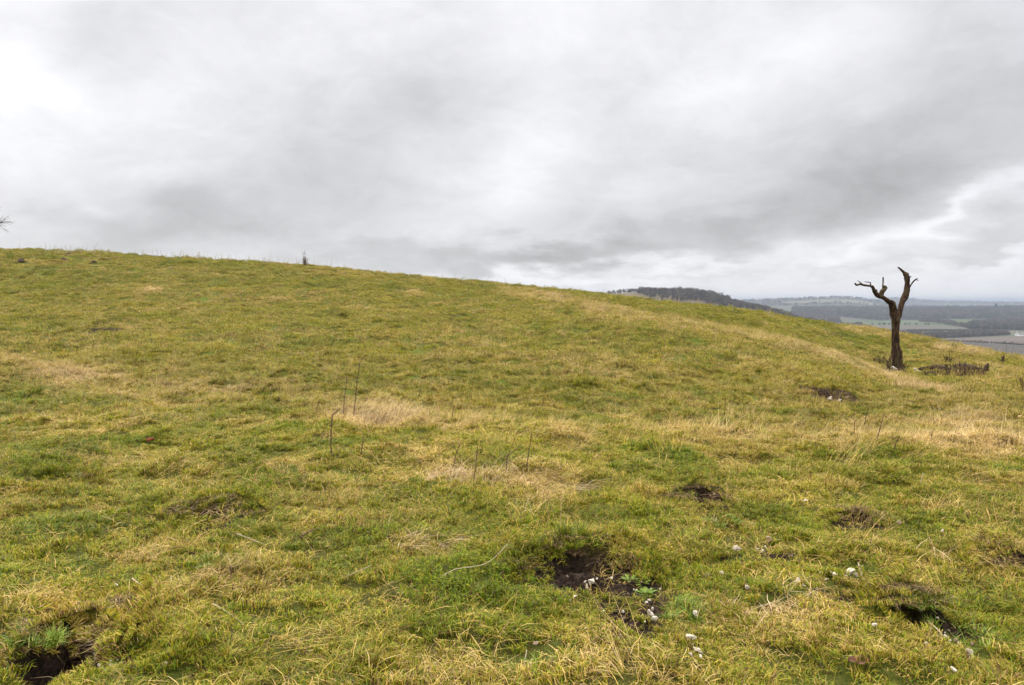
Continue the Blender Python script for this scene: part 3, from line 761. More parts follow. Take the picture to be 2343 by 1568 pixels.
green_tuft(1240, 1533, 320, .14, .04, .11, 'green tuft at the bottom edge below the scrape', 8)
tussock(845, 968, 420, .24, .12, .42, (.2, .95), .3, 'largest upright tussock of pinkish straw beside the tallest weed stems', 1)
tussock(905, 952, 200, .22, .10, .34, (.3, 1.1), .3, 'looser straw tussock to the right of the largest one', 2)
tussock(790, 950, 120, .22, .10, .38, (.2, 1.1), .4, 'thin straw tussock round the feet of the two tallest stems', 3)
tussock(1010, 1098, 420, .20, .14, .50, (1.0, 1.45), .35, 'flattened straw tussock combed to the right below the forked stem', 4)
tussock(1075, 1110, 160, .20, .12, .42, (.3, 1.35), .8, 'ragged straw tussock between the two forked stems', 5)
tussock(1200, 1100, 150, .22, .12, .40, (.8, 1.5), 2.2, 'spreading straw tussock round the tall straight stem', 6)
tussock(1290, 1112, 200, .20, .14, .46, (1.0, 1.5), -.5, 'flattened straw tussock trailing down to the right', 7)
tussock(165, 866, 260, .45, .16, .50, (.2, 1.0), .5, 'straw tussock at the left where the bank meets the slope', 8)
tussock(2215, 962, 160, .40, .20, .55, (.2, .9), .5, 'brown straw tussock on the right-hand slope', 9)
tussock(910, 1245, 120, .12, .18, .42, (1.1, 1.5), .4, 'bunch of pale straw laid flat left of the big scrape', 10)
tussock(1000, 1240, 110, .10, .16, .36, (1.1, 1.5), -.4, 'bunch of straw laid flat and pointing down to the right', 11)
tussock(1240, 1190, 22, .20, .14, .34, (.05, .5), 1.5, 'sparse upright pale straws above the big scrape', 12)
tussock(870, 1548, 160, .13, .14, .30, (1.2, 1.55), -.2, 'reddish straw pressed flat at the bottom edge left of centre', 13)
tussock(490, 1165, 110, .16, .14, .36, (.9, 1.5), -1.3, 'dead straw hanging across the mouth of the left-hand burrow', 14)
tussock(1715, 1420, 60, .24, .20, .46, (1.1, 1.5), .9, 'long curved straws combed up to the right at the lower right', 15)
tussock(1810, 1375, 40, .20, .20, .42, (1.1, 1.5), .9, 'pale arching straws just beneath the upright white stone', 16)
tussock(2110, 1285, 70, .20, .14, .34, (.9, 1.4), .9, 'reddish straw tuft on the right above the burrow', 17)

# crumbs of earth on bare soil
def lump(name, seed, mat, sub=2, rough=.28, flat=.8, cuts=5):
    import bmesh
    bm = bmesh.new(); bmesh.ops.create_icosphere(bm, subdivisions=sub, radius=1)
    r = random.Random(seed)
    pl = [(Vector((r.gauss(0, 1), r.gauss(0, 1), r.gauss(0, 1))).normalized(), r.uniform(.45, .82)) for _ in range(cuts)]
    A_ = np.array([tuple(v.co) for v in bm.verts]); NZ = fb(A_[:, 0]*1.3+seed, A_[:, 1]*1.3+A_[:, 2]*1.9, 1, 3, 3)
    for v, nz_ in zip(list(bm.verts), NZ):
        p = v.co
        for n_, d_ in pl:
            e = p.dot(n_)-d_
            if e > 0: p = p-n_*e
        k = 1+rough*float(nz_)
        v.co = Vector((p.x*k, p.y*k*.85, p.z*k*flat))
    me = bpy.data.meshes.new(name); bm.to_mesh(me); bm.free(); me.materials.append(mat)
    me.polygons.foreach_set('use_smooth', [False]*len(me.polygons)); me.update()
    return me
crumb = [lump('crumb', i, M_EARTH, 1, .5, .7) for i in range(4)]
CX, CY = [], []
for (cx, cy, a, b, depth, spread, n) in pits:
    if spread <= 0: continue
    k = int(5200*min(a*b, .35))+14
    q = rng.normal(0, .55, (k, 2)); CX += list(cx+a*q[:, 0]); CY += list(cy+b*q[:, 1]-b*.15)
CX, CY = np.array(CX), np.array(CY)
_, so_ = pit_fields(CX, CY); k = so_ > .25; CX, CY = CX[k], CY[k]
scatter('soil_crumbs', np.stack([CX, CY, H(CX, CY)], -1), rng.random(len(CX))*6, .003+.017*rng.random(len(CX))**3, rng.integers(0, 4, len(CX)), crumb, {}, 'loose dark crumbs of dug earth round the burrows', 'soil', tilt=False)

# ------------------------------------------------------------------ the dead tree
def ZP(zx, zy): return (3100+zx/3.1365)*.61016, (950+zy/3.1365)*.61016
TREE_Y = None
tb = place(*ZP(845, 1405)); TREE_Y = tb[1]
root = empty('dead_tree', tuple(tb), 'leafless dead tree with two stub-ended limbs, standing alone at the edge of the spur', 'tree')
PXM = TREE_Y/F*K*.61016/3.1365      # metres per pixel of the zoom sheet at the tree
def tp(zx, zy, dy=0.0):
    p = at_depth(*ZP(zx, zy), TREE_Y+dy); return (p[0]-tb[0], p[1]-tb[1], p[2]-tb[2])
def limb(name, pts, parent, noise=.16, sides=12, mat=M_BARK, seed=0, flute=0, step=.05):
    b = MB(); b.tube([tp(p[0], p[1], p[3] if len(p) > 3 else 0) for p in pts], [max(p[2]*PXM*1.06, .006) for p in pts], sides, noise, step, seed=seed, flute=flute)
    return b.build(name, mat, parent)
trunk = limb('trunk', [(845, 1450, 92), (842, 1400, 74), (833, 1320, 60), (826, 1220, 57), (820, 1150, 52), (810, 1080, 42), (809, 950, 41), (811, 850, 42), (813, 790, 50), (812, 745, 46)], root, .20, 18, seed=3, flute=.10)
b = MB()
for sx, r0 in ((790, 20), (868, 24)):      # buttress ridges up the lower trunk
    b.tube([tp(sx-(8 if sx < 820 else -14), 1425, -.12), tp(sx, 1320, -.13), tp(sx+(6 if sx < 820 else -12), 1200, -.12), tp(822, 1100, -.05)], [r0*1.5*PXM, r0*1.25*PXM, r0*PXM, 8*PXM], 8, .3, .06, seed=sx)
b.tube([tp(872, 1180, -.05), tp(890, 1165, -.08), tp(884, 1150, -.08)], [10*PXM, 7*PXM, 3*PXM], 7, .3, .05)
b.build('root_buttress', M_BARK, root)
l1 = limb('limb', [(812, 790, 42), (790, 735, 42), (772, 680, 36), (768, 620, 38, -.1), (762, 590, 36, -.15), (735, 568, 26, -.2), (690, 532, 22, -.3), (645, 505, 24, -.35), (592, 488, 22, -.4), (562, 440, 19, -.45), (533, 392, 15, -.5), (490, 381, 12, -.55), (430, 374, 13, -.6), (395, 362, 12, -.65), (355, 374, 10, -.7), (333, 352, 9, -.7), (330, 350, 2, -.7)], root, .36, 12, seed=11, step=.03)
l2 = limb('limb', [(815, 790, 36), (842, 730, 34), (860, 670, 31, .05), (885, 580, 32, .1), (922, 505, 33, .15), (944, 430, 29, .2), (948, 350, 27, .25), (942, 285, 27, .25), (925, 245, 23, .25), (892, 208, 13, .3), (850, 172, 9, .3), (836, 162, 5, .3)], root, .30, 13, seed=23, step=.03)
limb('stub_branch', [(640, 508, 20, -.35), (652, 455, 25, -.35), (672, 428, 24, -.33), (697, 408, 17, -.32), (680, 392, 15, -.32), (655, 398, 12, -.32)], l1, .3, 10, seed=4, step=.03)
limb('stub_branch', [(660, 400, 9, -.32), (662, 360, 7, -.32), (663, 320, 8, -.32), (663, 278, 7, -.32)], l1, .15, 8, seed=6)
limb('stub_branch', [(785, 640, 14, -.15), (800, 610, 13, -.2), (803, 572, 6, -.2)], l1, .4, 8, seed=9, step=.03)
limb('stub_branch', [(578, 465, 14, -.42), (583, 440, 12, -.42), (590, 424, 5, -.42)], l1, .4, 8, seed=12, step=.03)
limb('twig', [(420, 368, 8, -.6), (392, 338, 5, -.6), (362, 321, 3, -.62)], l1, .1, 6)
limb('twig', [(512, 380, 8, -.53), (517, 346, 6, -.53), (480, 338, 5, -.54), (444, 335, 3, -.55)], l1, .1, 6)
limb('stub_branch', [(945, 268, 16, .25), (955, 245, 12, .22), (958, 228, 5, .2)], l2, .4, 8, seed=15, step=.03)
limb('twig', [(945, 300, 13, .2), (975, 285, 8, .15), (996, 266, 3, .1)], l2, .3, 7, seed=16, step=.03)
t_ = limb('twig', [(962, 412, 13, .2), (985, 380, 9, .1), (1010, 342, 8, .05), (1040, 312, 8, 0), (1060, 300, 6, 0), (1069, 289, 3, 0)], l2, .2, 7, seed=17, step=.03)
limb('twig', [(1050, 310, 5, 0), (1068, 316, 4, 0), (1080, 314, 3, 0)], l2, .1, 6)
# debris at its foot
def zworld(zx, zy, lift=0):
    p = place(*ZP(zx, zy)); p[2] += lift; return p
def stick_obj(name, pts, rs, mat, label, cat, group=None, sides=8, noise=.15, step=.05):
    """pts in world coordinates; origin at the first"""
    o0 = np.array(pts[0], float); b = MB()
    b.tube([tuple(np.array(p)-o0) for p in pts], rs, sides, noise, step, seed=int(abs(o0[0]*37)) % 50)
    o = b.build(name, mat, None, True, tuple(o0)); return tag(o, label, cat, group)
def zd(zx, zy, Y): return at_depth(*ZP(zx, zy), Y)
Yt = TREE_Y
stick_obj('broken_branch', [zd(762, 1335, Yt-.5), zd(800, 1362, Yt-.55), zd(850, 1392, Yt-.5)], [.07, .075, .06], M_PALEWOOD, 'short pale barkless branch leaning on the foot of the dead tree', 'branch')
stick_obj('broken_branch', [zd(755, 1370, Yt-.5), zd(768, 1400, Yt-.55), zd(775, 1425, Yt-.5)], [.06, .05, .04], M_DEADWOOD, 'dark broken branch end at the left foot of the dead tree', 'branch')
pl = zworld(1075, 1385)
Yl = pl[1]
GL = 'logs lying beside the dead tree'
def log(pts, rs, label, dy=0.0):
    P_ = []; rs = [q*.62 for q in rs]
    for (zx, zy), r_ in zip(pts, rs):
        q = zworld(zx, zy); P_.append((q[0], q[1]+dy, q[2]+r_*.8+.06))
    stick_obj('fallen_log', P_, rs, M_DEADWOOD, label, 'log', GL, 11, .22, .06)
log([(1085, 1385), (1200, 1380), (1330, 1374), (1455, 1388)], [.07, .13, .14, .07], 'long dark fallen log just right of the dead tree')
log([(1500, 1368), (1600, 1362), (1700, 1374), (1805, 1382)], [.13, .17, .15, .05], 'dark fallen log further right, behind standing dead stalks')
log([(1290, 1408), (1390, 1400), (1500, 1402), (1560, 1412)], [.06, .10, .10, .06], 'shorter dark log lying between the two long ones')
log([(1560, 1425), (1650, 1415), (1740, 1420)], [.05, .09, .05], 'short log in front of the right-hand long log')
log([(1110, 1425), (1220, 1430), (1330, 1440)], [.05, .08, .05], 'thin log in front of the left-hand long log')
stick_obj('broken_branch', [zd(1025, 1352, Yl-.1), zd(1070, 1392, Yl-.2), zd(1110, 1425, Yl-.3), zd(1170, 1442, Yl-.3)], [.05, .07, .06, .05], M_PALEWOOD, 'pale forked branch sloping down at the left end of the logs', 'branch', None, 8, .25)
stick_obj('fallen_log', [zd(1290, 1452, Yl-.5), zd(1400, 1456, Yl-.5), zd(1530, 1436, Yl-.45)], [.07, .09, .08], M_DEADWOOD, 'thin broken log in front of the pile of brushwood', 'log', 'logs lying beside the dead tree', 9, .3)
stick_obj('fallen_log', [zd(940, 1440, Yl-.5), zd(1010, 1425, Yl-.4), zd(1080, 1420, Yl-.35)], [.04, .06, .04], M_DEADWOOD, 'short dark log end nearest the dead tree', 'log', 'logs lying beside the dead tree', 9, .3)
stick_obj('fallen_log', [zd(1630, 1478, Yl-.9), zd(1685, 1462, Yl-.9)], [.05, .08], M_DEADWOOD, 'small dark wedge of wood below the brushwood pile', 'log', 'logs lying beside the dead tree', 8, .3)
def post(zx, zt, zb, w, label):
    p = zworld(zx, zb); t0 = zd(zx+8, zt, p[1])
    s = MB(); n = 7; V = []; Fc = []
    hgt = t0[2]-p[2]; ww = w
    for k in range(n+1):
        f = k/n
        for (ax, ay) in ((-1, -.8), (1, -.8), (1, .8), (-1, .8)):
            q = 1-.25*f+.12*math.sin(k*2.1+ax)
            V.append((ax*ww*q+(t0[0]-p[0])*f, ay*ww*q, -.15+(hgt+.15)*f+(ax*.05 if k == n else 0)))
    for k in range(n):
        for j in range(4):
            l = (j+1) % 4; Fc.append((k*4+j, k*4+l, (k+1)*4+l, (k+1)*4+j))
    Fc.append((n*4, n*4+1, n*4+2, n*4+3)); s.add(V, Fc)
    tag(s.build('wooden_post', M_DEADWOOD, None, False, tuple(p)), label, 'post', 'rotten post stubs right of the dead tree')
post(1874, 1305, 1425, .085, 'thick dark rotten post stub at the right end of the logs')
post(2068, 1215, 1290, .055, 'thin leaning post stub near the skyline, farthest right')
# brushwood piles and stands of dead stalks: one thing each
def brush(name, zx0, zx1, zy0, zy1, n, hmin, hmax, label, cat, lying=.5, mat=M_DEADWOOD, r0=.008, seed=1, spread=.8):
    r = random.Random(seed); c = zworld((zx0+zx1)/2, zy1)
    b = MB()
    for k in range(n):
        p = zworld(r.uniform(zx0, zx1), r.uniform(zy0, zy1)); L = r.uniform(hmin, hmax)
        if r.random() < lying: d = Vector((r.uniform(-1, 1), r.uniform(-.6, .6), r.uniform(.02, .35)))
        else: d = Vector((r.gauss(0, .28), r.gauss(0, .28), 1))
        d.normalize(); q = Vector(p)-Vector(c)+Vector((0, 0, r.uniform(0, .12)))
        mid = q+d*L*.5+Vector((r.gauss(0, .03), 0, r.gauss(0, .03)))
        b.tube([q, mid, q+d*L], [r0*r.uniform(.7, 1.8), r0, r0*.5], 4)
        if r.random() < .5:
            b.tube([mid, mid+Vector((r.uniform(-.15, .15), r.uniform(-.1, .1), r.uniform(.03, .2)))], [r0*.7, r0*.4], 3)
    return tag(b.build(name, mat, None, False, tuple(c)), label, cat, kind='stuff')
brush('brushwood_pile', 1120, 1840, 1385, 1465, 120, .12, .42, 'heap of broken brown brushwood round the fallen logs', 'brushwood', .75, r0=.013, seed=3)
brush('dead_stalks', 1400, 1860, 1410, 1485, 80, .2, .5, 'stand of upright brown dead stalks in front of the logs', 'stalks', .12, M_STEM, .006, 5)
brush('brushwood_pile', 540, 770, 1245, 1320, 60, .10, .40, 'low tangle of dark dead brush left of the dead tree', 'brushwood', .8, M_DEADWOOD, .012, 8)
brush('brushwood_pile', 690, 920, 1370, 1435, 130, .12, .45, 'dead twigs and roots heaped at the foot of the dead tree', 'brushwood', .6, M_DEADWOOD, .010, 9)
brush('brushwood_pile', 1395, 1460, 1280, 1300, 26, .1, .35, 'small dark tuft of dead twigs behind the fallen logs', 'brushwood', .5, M_DEADWOOD, .014, 10)
brush('brushwood_pile', 2050, 2110, 1290, 1325, 30, .1, .4, 'small tangle of twigs round the leaning post stub', 'brushwood', .5, M_DEADWOOD, .010, 12)
brush('dead_stalks', 2280, 2321, 1560, 1640, 26, .15, .4, 'dark dead stalks standing at the right edge of the straw band', 'stalks', .2, M_STEM, .006, 13)

# ------------------------------------------------------------------ dead weed stems, each its own
def sp6(x, y): return ((1000+x/1.802)*.61016, (1300+y/1.802)*.61016)
def stem(pts, w, label, group='dead weed stems standing in the grass', forks=(), mat=M_STEM, cv=sp6, knobs=True, name='weed_stem'):
    p0 = place(*cv(*pts[0])); Y0 = p0[1]
    W_ = [at_depth(*cv(*q), Y0+.02*i) for i, q in enumerate(pts)]; W_[0][2] -= .04
    r = random.Random(int(pts[0][0])); b = MB()
    w *= 1.35
    rs = [w*(1-.5*i/(len(pts)-1)) for i in range(len(pts))]
    o0 = np.array(p0)
    b.tube([tuple(q-o0) for q in W_], rs, 6, .25, .04, seed=int(pts[0][0]) % 30)
    for fk in forks:
        Q_ = [at_depth(*cv(*q), Y0+.02*len(pts)*.5) for q in fk]; b.tube([tuple(q-o0) for q in Q_], [w*.6]+[w*.4]*(len(fk)-1), 5, .2, .04)
    if knobs:
        for k in range(len(W_)*4):
            i = r.randrange(len(W_)-1); f = r.random(); q = W_[i]*(1-f)+W_[i+1]*f-o0
            d = Vector((r.gauss(0, 1), r.gauss(0, 1), .8)).normalized()*r.uniform(.008, .03)
            b.tube([tuple(q), tuple(Vector(q)+d)], [w*.5, w*.25], 4)
    return tag(b.build(name, mat, None, True, tuple(p0)), label, 'stem', group)
stem([(437, 745), (435, 640), (437, 550), (445, 462), (468, 440), (492, 420)], .0058, 'thick dark weed stem with its top bent sharply right, nearest of the left cluster')
stem([(515, 482), (520, 420), (527, 340), (537, 260), (540, 205)], .0052, 'dark weed stem just left of the tallest one')
stem([(585, 488), (592, 420), (602, 340), (612, 220), (624, 150), (632, 92)], .0056, 'tallest dark weed stem, rising beside the big straw tussock')
stem([(634, 748), (642, 690), (650, 640), (655, 590)], .0040, 'short dark weed stem in front of the big straw tussock')
stem([(1258, 812), (1272, 760), (1290, 700), (1312, 640)], .0040, 'weed stem forked in a narrow V above the flattened straw clump', forks=[[(1286, 712), (1270, 680), (1257, 645)]])
stem([(1388, 955), (1405, 860), (1415, 770), (1424, 670)], .0032, 'thin straight weed stem between two forked ones')
stem([(1617, 882), (1620, 800), (1628, 740), (1670, 705), (1720, 662)], .0042, 'weed stem forking widely, its long side shoot pointing right', forks=[[(1628, 742), (1650, 685), (1668, 640), (1692, 585)]])
stem([(1757, 862), (1762, 780), (1776, 690), (1786, 620), (1790, 570)], .0040, 'tall straight weed stem at the right end of the cluster')
stem([(322, 465), (340, 415), (362, 365)], .0040, 'short leaning weed stem at the far left of the straw tussock')
stem([(1018, 372), (1030, 320), (1045, 245)], .0040, 'thin weed stem on the slope right of the straw tussock')
stem([(8, 395), (25, 320), (40, 245)], .0040, 'faint weed stem on the slope at the left')
stem([(1248, 502), (1256, 450), (1268, 398)], .0036, 'thin weed stem standing in the straw line in the middle')
def spR(x, y): return ((2700+x/2.0553)*.61016, (1250+y/2.0553)*.61016)
stem([(1110, 735), (1122, 660), (1148, 570)], .0055, 'leaning weed stem in the straw below the burrow near the tree', cv=spR)
stem([(1200, 850), (1228, 750), (1255, 650), (1268, 610)], .0050, 'taller leaning weed stem next to the burrow near the tree', cv=spR)
stem([(1032, 812), (1036, 740), (1040, 670)], .0045, 'short upright weed stem left of two leaning ones', cv=spR)
stem([(1618, 850), (1632, 790), (1646, 735)], .0045, 'weed stem leaning right on the right-hand slope', cv=spR)
stem([(1340, 905), (1352, 850), (1385, 795)], .0050, 'forked brown weed stem above a dark hollow in the straw line', cv=spR, forks=[[(1352, 850), (1360, 830), (1350, 800)]])
stem([(2208, 190), (2206, 140), (2208, 72)], .0070, 'slender stem standing against the fields on the right skyline', cv=spR)
stem([(2248, 205), (2252, 150), (2262, 100)], .0055, 'fainter slender stem at the far right of the skyline', cv=spR)
def sp4(x, y): return ((2840+x/1.802)*.61016, (1700+y/1.802)*.61016)
def sp5(x, y): return ((0+x/1.8027)*.61016, (1700+y/1.8027)*.61016)
def sp3(x, y): return ((1900+x/1.9118)*.61016, (1750+y/1.9118)*.61016)
stem([(772, 962), (740, 900), (712, 840), (692, 780), (680, 735)], .0042, 'bare grey twig stuck upright behind the right-hand burrow', None, mat=M_STEMPALE, cv=sp4, name='twig')
stem([(1100, 225), (1108, 180), (1120, 132), (1140, 142)], .0034, 'pale hooked straw standing alone on the right', None, mat=M_STEMPALE, cv=sp4, knobs=False, name='straw_stalk')
stem([(1556, 872), (1562, 800), (1550, 750)], .0030, 'thin dark forked weed stem in the left foreground', None, cv=sp5, forks=[[(1562, 820), (1580, 780), (1590, 745)]])
stem([(1157, 918), (1157, 870), (1156, 832)], .0030, 'short pale stalk standing upright in the left foreground', None, mat=M_STEMPALE, cv=sp5, knobs=False, name='straw_stalk')
stem([(2008, 1445-0), (2030, 1350), (2050, 1255)], .0028, 'pale straight stalk near the bottom, right of centre', None, mat=M_STEMPALE, cv=lambda x, y: ((1100+x/2.34)*.61016, (1900+y/2.34)*.61016), knobs=False, name='straw_stalk')
def lying(pts, w, label, cv, mat=M_STEMPALE, name='twig', lift=.03):
    P_ = [place(*cv(*q)) for q in pts]
    for q in P_: q[2] += lift
    stick_obj(name, P_, [w*(1-.5*i/(len(P_)-1)) for i in range(len(P_))], mat, label, 'twig', None, 6, .15, .04)
lying([(1545, 545), (1620, 580), (1690, 605), (1785, 645)], .0050, 'long grey twig lying in grass right of the left-hand burrow', sp5)
lying([(895, 880), (950, 920), (1030, 938)], .0045, 'pale bent twig lying over the bare patch on the left', sp5)
lying([(1440, 1055), (1500, 1090), (1580, 1140), (1650, 1200)], .0035, 'long pale straw lying diagonally in the left foreground', sp5, name='straw_stalk')
lying([(1140, 1165), (1210, 1225), (1280, 1300)], .0040, 'grey twig lying below the right-hand burrow', sp4)
lying([(60, 300), (130, 255), (225, 225)], .0075, 'dark curved stick lying in the grass left of centre', lambda x, y: ((1100+x/2.34)*.61016, (1900+y/2.34)*.61016), M_STEM)
lying([(470, 700), (560, 660), (690, 600)], .0030, 'long thin straw lying across the turf in the foreground', lambda x, y: ((1100+x/2.34)*.61016, (1900+y/2.34)*.61016), name='straw_stalk', lift=.06)
lying([(1300, 710), (1420, 640), (1620, 610), (1740, 555), (1880, 410)], .0032, 'longest curved pale straw left of the big scrape', lambda x, y: ((1100+x/2.34)*.61016, (1900+y/2.34)*.61016), name='straw_stalk', lift=.06)

# ------------------------------------------------------------------ stones
SM = [lump('stone', 30+i, M_STONE, 3, .34, .72, 11) for i in range(9)]
FM = [lump('stone', 50+i, M_FLINT, 3, .20, .72, 9) for i in range(3)]
G_ = 'chalk stones scattered over the grass'
for i, (x, y, w, kd, lb) in enumerate(STONES):
    p = place(x, y+2); s = w*K*p[1]/F/2*1.28
    src = (FM if kd else SM)
    o = link('stone', src[i % len(src)], None, (p[0], p[1]+s*.3, p[2]+s*(.2 if w > 20 else .42)+.026))
    o.scale = (s*random.uniform(.9, 1.15), s*random.uniform(.6, .95), s*(.5 if w > 20 else random.uniform(.7, 1.15))); o.rotation_euler = (random.uniform(-.3, .3), random.uniform(-.3, .3), random.uniform(0, 6))
    tag(o, lb, 'stone', G_)

# ------------------------------------------------------------------ leaves and small plants
def leaf(name, p, L, wd, mat, label, rz, tilt=.2):
    n = 9; V = []; Fc = []
    for i in range(n+1):
        f = i/n; w = wd*math.sin(math.pi*min(1, f*.93+.05))**.8*(1+.07*(-1)**i)
        for j in (-1, -.5, 0, .5, 1):
            V.append(((f-.5)*L, j*w/2, .018*L/.05*(abs(j)**1.5)*.6 + .006*math.sin(f*9+j)+.012*f))
    for i in range(n):
        for j in range(4): a = i*5+j; Fc.append((a, a+1, a+6, a+5))
    root = empty(name, (p[0], p[1], p[2]+.035), label, 'leaf', rz=rz); root.rotation_euler.x = tilt
    b = MB(); b.add(V, Fc); o = b.build('blade', mat, root)
    sd = o.modifiers.new('thick', 'SOLIDIFY'); sd.thickness = .0012
    b = MB(); b.tube([(-L*.5, 0, .012), (-L*.62, .004, .02), (-L*.75, .012, .018)], [.0016, .0013, .0011], 5); b.build('stalk', mat, root)
leaf('dead_leaf', place(1964, 1535), .085, .045, M_LEAFBROWN, 'curled reddish brown beech leaf lying near the bottom right', -.25, .5)
leaf('dead_leaf', place(340, 1017), .13, .06, M_LEAFRED, 'dark red dead leaf in grass at the left', .2, .4)
leaf('dead_leaf', place(79, 811), .14, .10, M_LEAFPALE, 'pale orange leaf on the slope at the far left', 1.2, .6)
leaf('dead_leaf', place(2333, 960), .10, .07, M_LEAFPALE, 'bright orange leaf on the slope at the right edge', .3, .7)
def herb(dx, dy, n, s, label, seed):
    p = place(dx, dy); r = random.Random(seed); root = empty('low_plant', tuple(p), label, 'plant')
    for k in range(n):
        a = k*2.4+r.uniform(-.3, .3); L = s*r.uniform(.6, 1.1); w = L*.38; e = r.uniform(.25, .8)
        b = MB(); V = []; Fc = []
        m_ = 5
        for i in range(m_+1):
            f = i/m_; ww = w*math.sin(math.pi*min(.97, f+.06)); rr_ = .012+L*f*math.cos(e); z = .02+L*math.sin(e)*f*(1-.45*f)
            for j in (-1, 0, 1):
                V.append((rr_*math.cos(a)-j*ww/2*math.sin(a), rr_*math.sin(a)+j*ww/2*math.cos(a), z+abs(j)*.005))
        for i in range(m_):
            for j in range(2): q = i*3+j; Fc.append((q, q+1, q+4, q+3))
        b.add(V, Fc); b.build('leaf', M_HERB, root)
herb(252, 1398, 9, .055, 'rosette of round dull green leaves at the edge of the left burrow', 1)
herb(300, 1440, 8, .05, 'small green plant between the two lower left burrows', 2)
herb(1440, 1337, 7, .06, 'seedling with narrow green leaves in the bare soil of the scrape', 3)
herb(1478, 1368, 12, .075, 'bushier green plant growing at the right of the bare soil', 4)
herb(1470, 1345, 8, .06, 'small leafy seedling right of the narrow-leaved one', 5)
herb(285, 1500, 8, .05, 'green leafy plant on the earth beside the bottom left burrow', 6)
herb(2165, 1412, 6, .04, 'small yellow-green seedling right of the right-hand burrow', 7)

# ------------------------------------------------------------------ molehills on the upper slope
def molehill(dx, dy, w, label):
    p = place(dx, dy); R = w*K*p[1]/F/2; b = MB(); V = []; Fc = []; nr_, na_ = 9, 26
    for i in range(nr_+1):
        q = i/nr_
        for j in range(na_):
            a = 2*math.pi*j/na_; x, y_ = math.cos(a)*q*R, math.sin(a)*q*R*.85
            nz = float(fb(np.array([x+p[0]*3]), np.array([y_]), .22, 7, 3)[0])
            V.append((x*(1+.15*nz), y_*(1+.15*nz), -.05+R*.50*(1-q**1.7)+.05*nz*(1-q)+.02))
    for i in range(nr_):
        for j in range(na_): k = (j+1) % na_; Fc.append((i*na_+j, (i+1)*na_+j, (i+1)*na_+k, i*na_+k))
    b.add(V, Fc); tag(b.build('molehill', M_EARTH, None, True, tuple(p)), label, 'molehill', 'molehills near the skyline')
molehill(48, 598, 28, 'darkest and leftmost molehill near the skyline')
molehill(157, 582+2, 26, 'molehill just under the skyline, upper of a pair')
molehill(146, 596, 24, 'molehill just below the uppermost one')
molehill(215, 600, 20, 'low faint molehill farthest right')
molehill(1262, 919, 14, 'small dark molehill in the middle of the slope')
molehill(1190, 826, 10, 'tiny dark molehill higher on the middle slope')
molehill(1576, 762, 11, 'small dark molehill on the spur in front of the straw line')
molehill(1601, 770, 12, 'small brown molehill right of the dark one on the spur')

# ------------------------------------------------------------------ skyline: dead bush and thin stalks
p = place(697, 607); b = MB(); r = random.Random(5)
for k in range(20):
    a = r.uniform(0, 6.28); h = r.uniform(.3, 1.45)*(1 if k % 5 == 0 else .5); q = Vector((r.gauss(0, .05), r.gauss(0, .05), 0))
    d = Vector((math.cos(a)*r.uniform(.05, .38)*(1 if h < .8 else .4), math.sin(a)*.2, 1)).normalized()
    b.tube([q, q+d*h*.5+Vector((r.gauss(0, .03), 0, 0)), q+d*h], [.020, .016, .010], 4)
root = empty('dead_bush', tuple(p), 'small ragged dead bush standing up on the left skyline', 'bush')
b.build('stems', M_STEM, root)
b = MB()
for k in range(110):
    z = min(1, abs(r.gauss(0, .5))); q = Vector((r.gauss(0, .11*(1.1-z)), r.gauss(0, .1*(1.1-z)), z)); e = Vector((r.gauss(0, .1), r.gauss(0, .1), r.gauss(0, .08)))
    b.tube([q, q+e], [.012, .006], 3)
b.build('withered_leaves', M_STEM, root)
def sky_stalks():
    b = MB(); r = random.Random(9)
    P0 = place(450, 590)
    sk = lambda x: float(np.interp(x, [0, 293, 697, 1000, 1300, 1600, 1740, 1990, 2150, 2343], [570, 581, 605, 638, 665, 695, 718, 752, 785, 820]))
    for k in range(330):
        x = r.choice([r.uniform(0, 1200), r.gauss(470, 70), r.gauss(640, 80), r.gauss(170, 50), r.uniform(1000, 2343), r.uniform(1500, 2343), r.uniform(2000, 2343)])
        if not 0 <= x <= 2400: continue
        p_ = place(x, sk(x)+r.uniform(1, 6)); h = r.uniform(.2, .6)*(.8 if x > 1900 else 1)
        if r.random() < .06: h *= 1.7
        q = Vector(p_)-Vector(P0); l = r.gauss(.06, .12)
        b.tube([q, q+Vector((l*h*.4, 0, h*.5)), q+Vector((l*h*1.4, 0, h))], [.013, .011, .007], 3)
    tag(b.build('skyline_grass', M_STEMPALE, None, False, tuple(P0)), 'thin dry grass stalks standing up along the skyline', 'grass', kind='stuff')
sky_stalks()

# ------------------------------------------------------------------ trees
def bare_tree(height, spread, seed, levels=5):
    r = random.Random(seed); tr, cr = MB(), MB()
    def grow(p, d, L, rad_, lv):
        e = p+d*L; m_ = p+d*L*.5+Vector((r.gauss(0, L*.05), r.gauss(0, L*.05), r.gauss(0, L*.03)))
        (tr if lv >= levels-1 else cr).tube([p, m_, e], [rad_, rad_*.85, rad_*.7], 6 if lv > 3 else 3, cap=False)
        if lv == 0: return
        for k in range(r.choice((3, 3, 4)) if lv > 1 else 3):
            nd = (d+Vector((r.gauss(0, .55), r.gauss(0, .55), r.gauss(.05, .35)))*spread).normalized()
            grow(m_ if k == 0 and lv < levels else e, nd, L*r.uniform(.62, .82), rad_*.58, lv-1)
    grow(Vector((0, 0, -.2)), Vector((r.gauss(0, .03), r.gauss(0, .03), 1)), height*.26, height*.022, levels)
    return tr, cr
tr, cr = bare_tree(9.5, 1.15, 4, 6)
pt = at_depth(-92, 560, 74.); pt[2] = float(H(np.array([pt[0]]), np.array([74.]))[0])
root = empty('bare_tree', tuple(pt), 'leafless tree behind the hill, its twigs reaching in at the left edge', 'tree')
tr.build('trunk', M_TRUNK, root); cr.build('crown', M_TWIG, root, False)

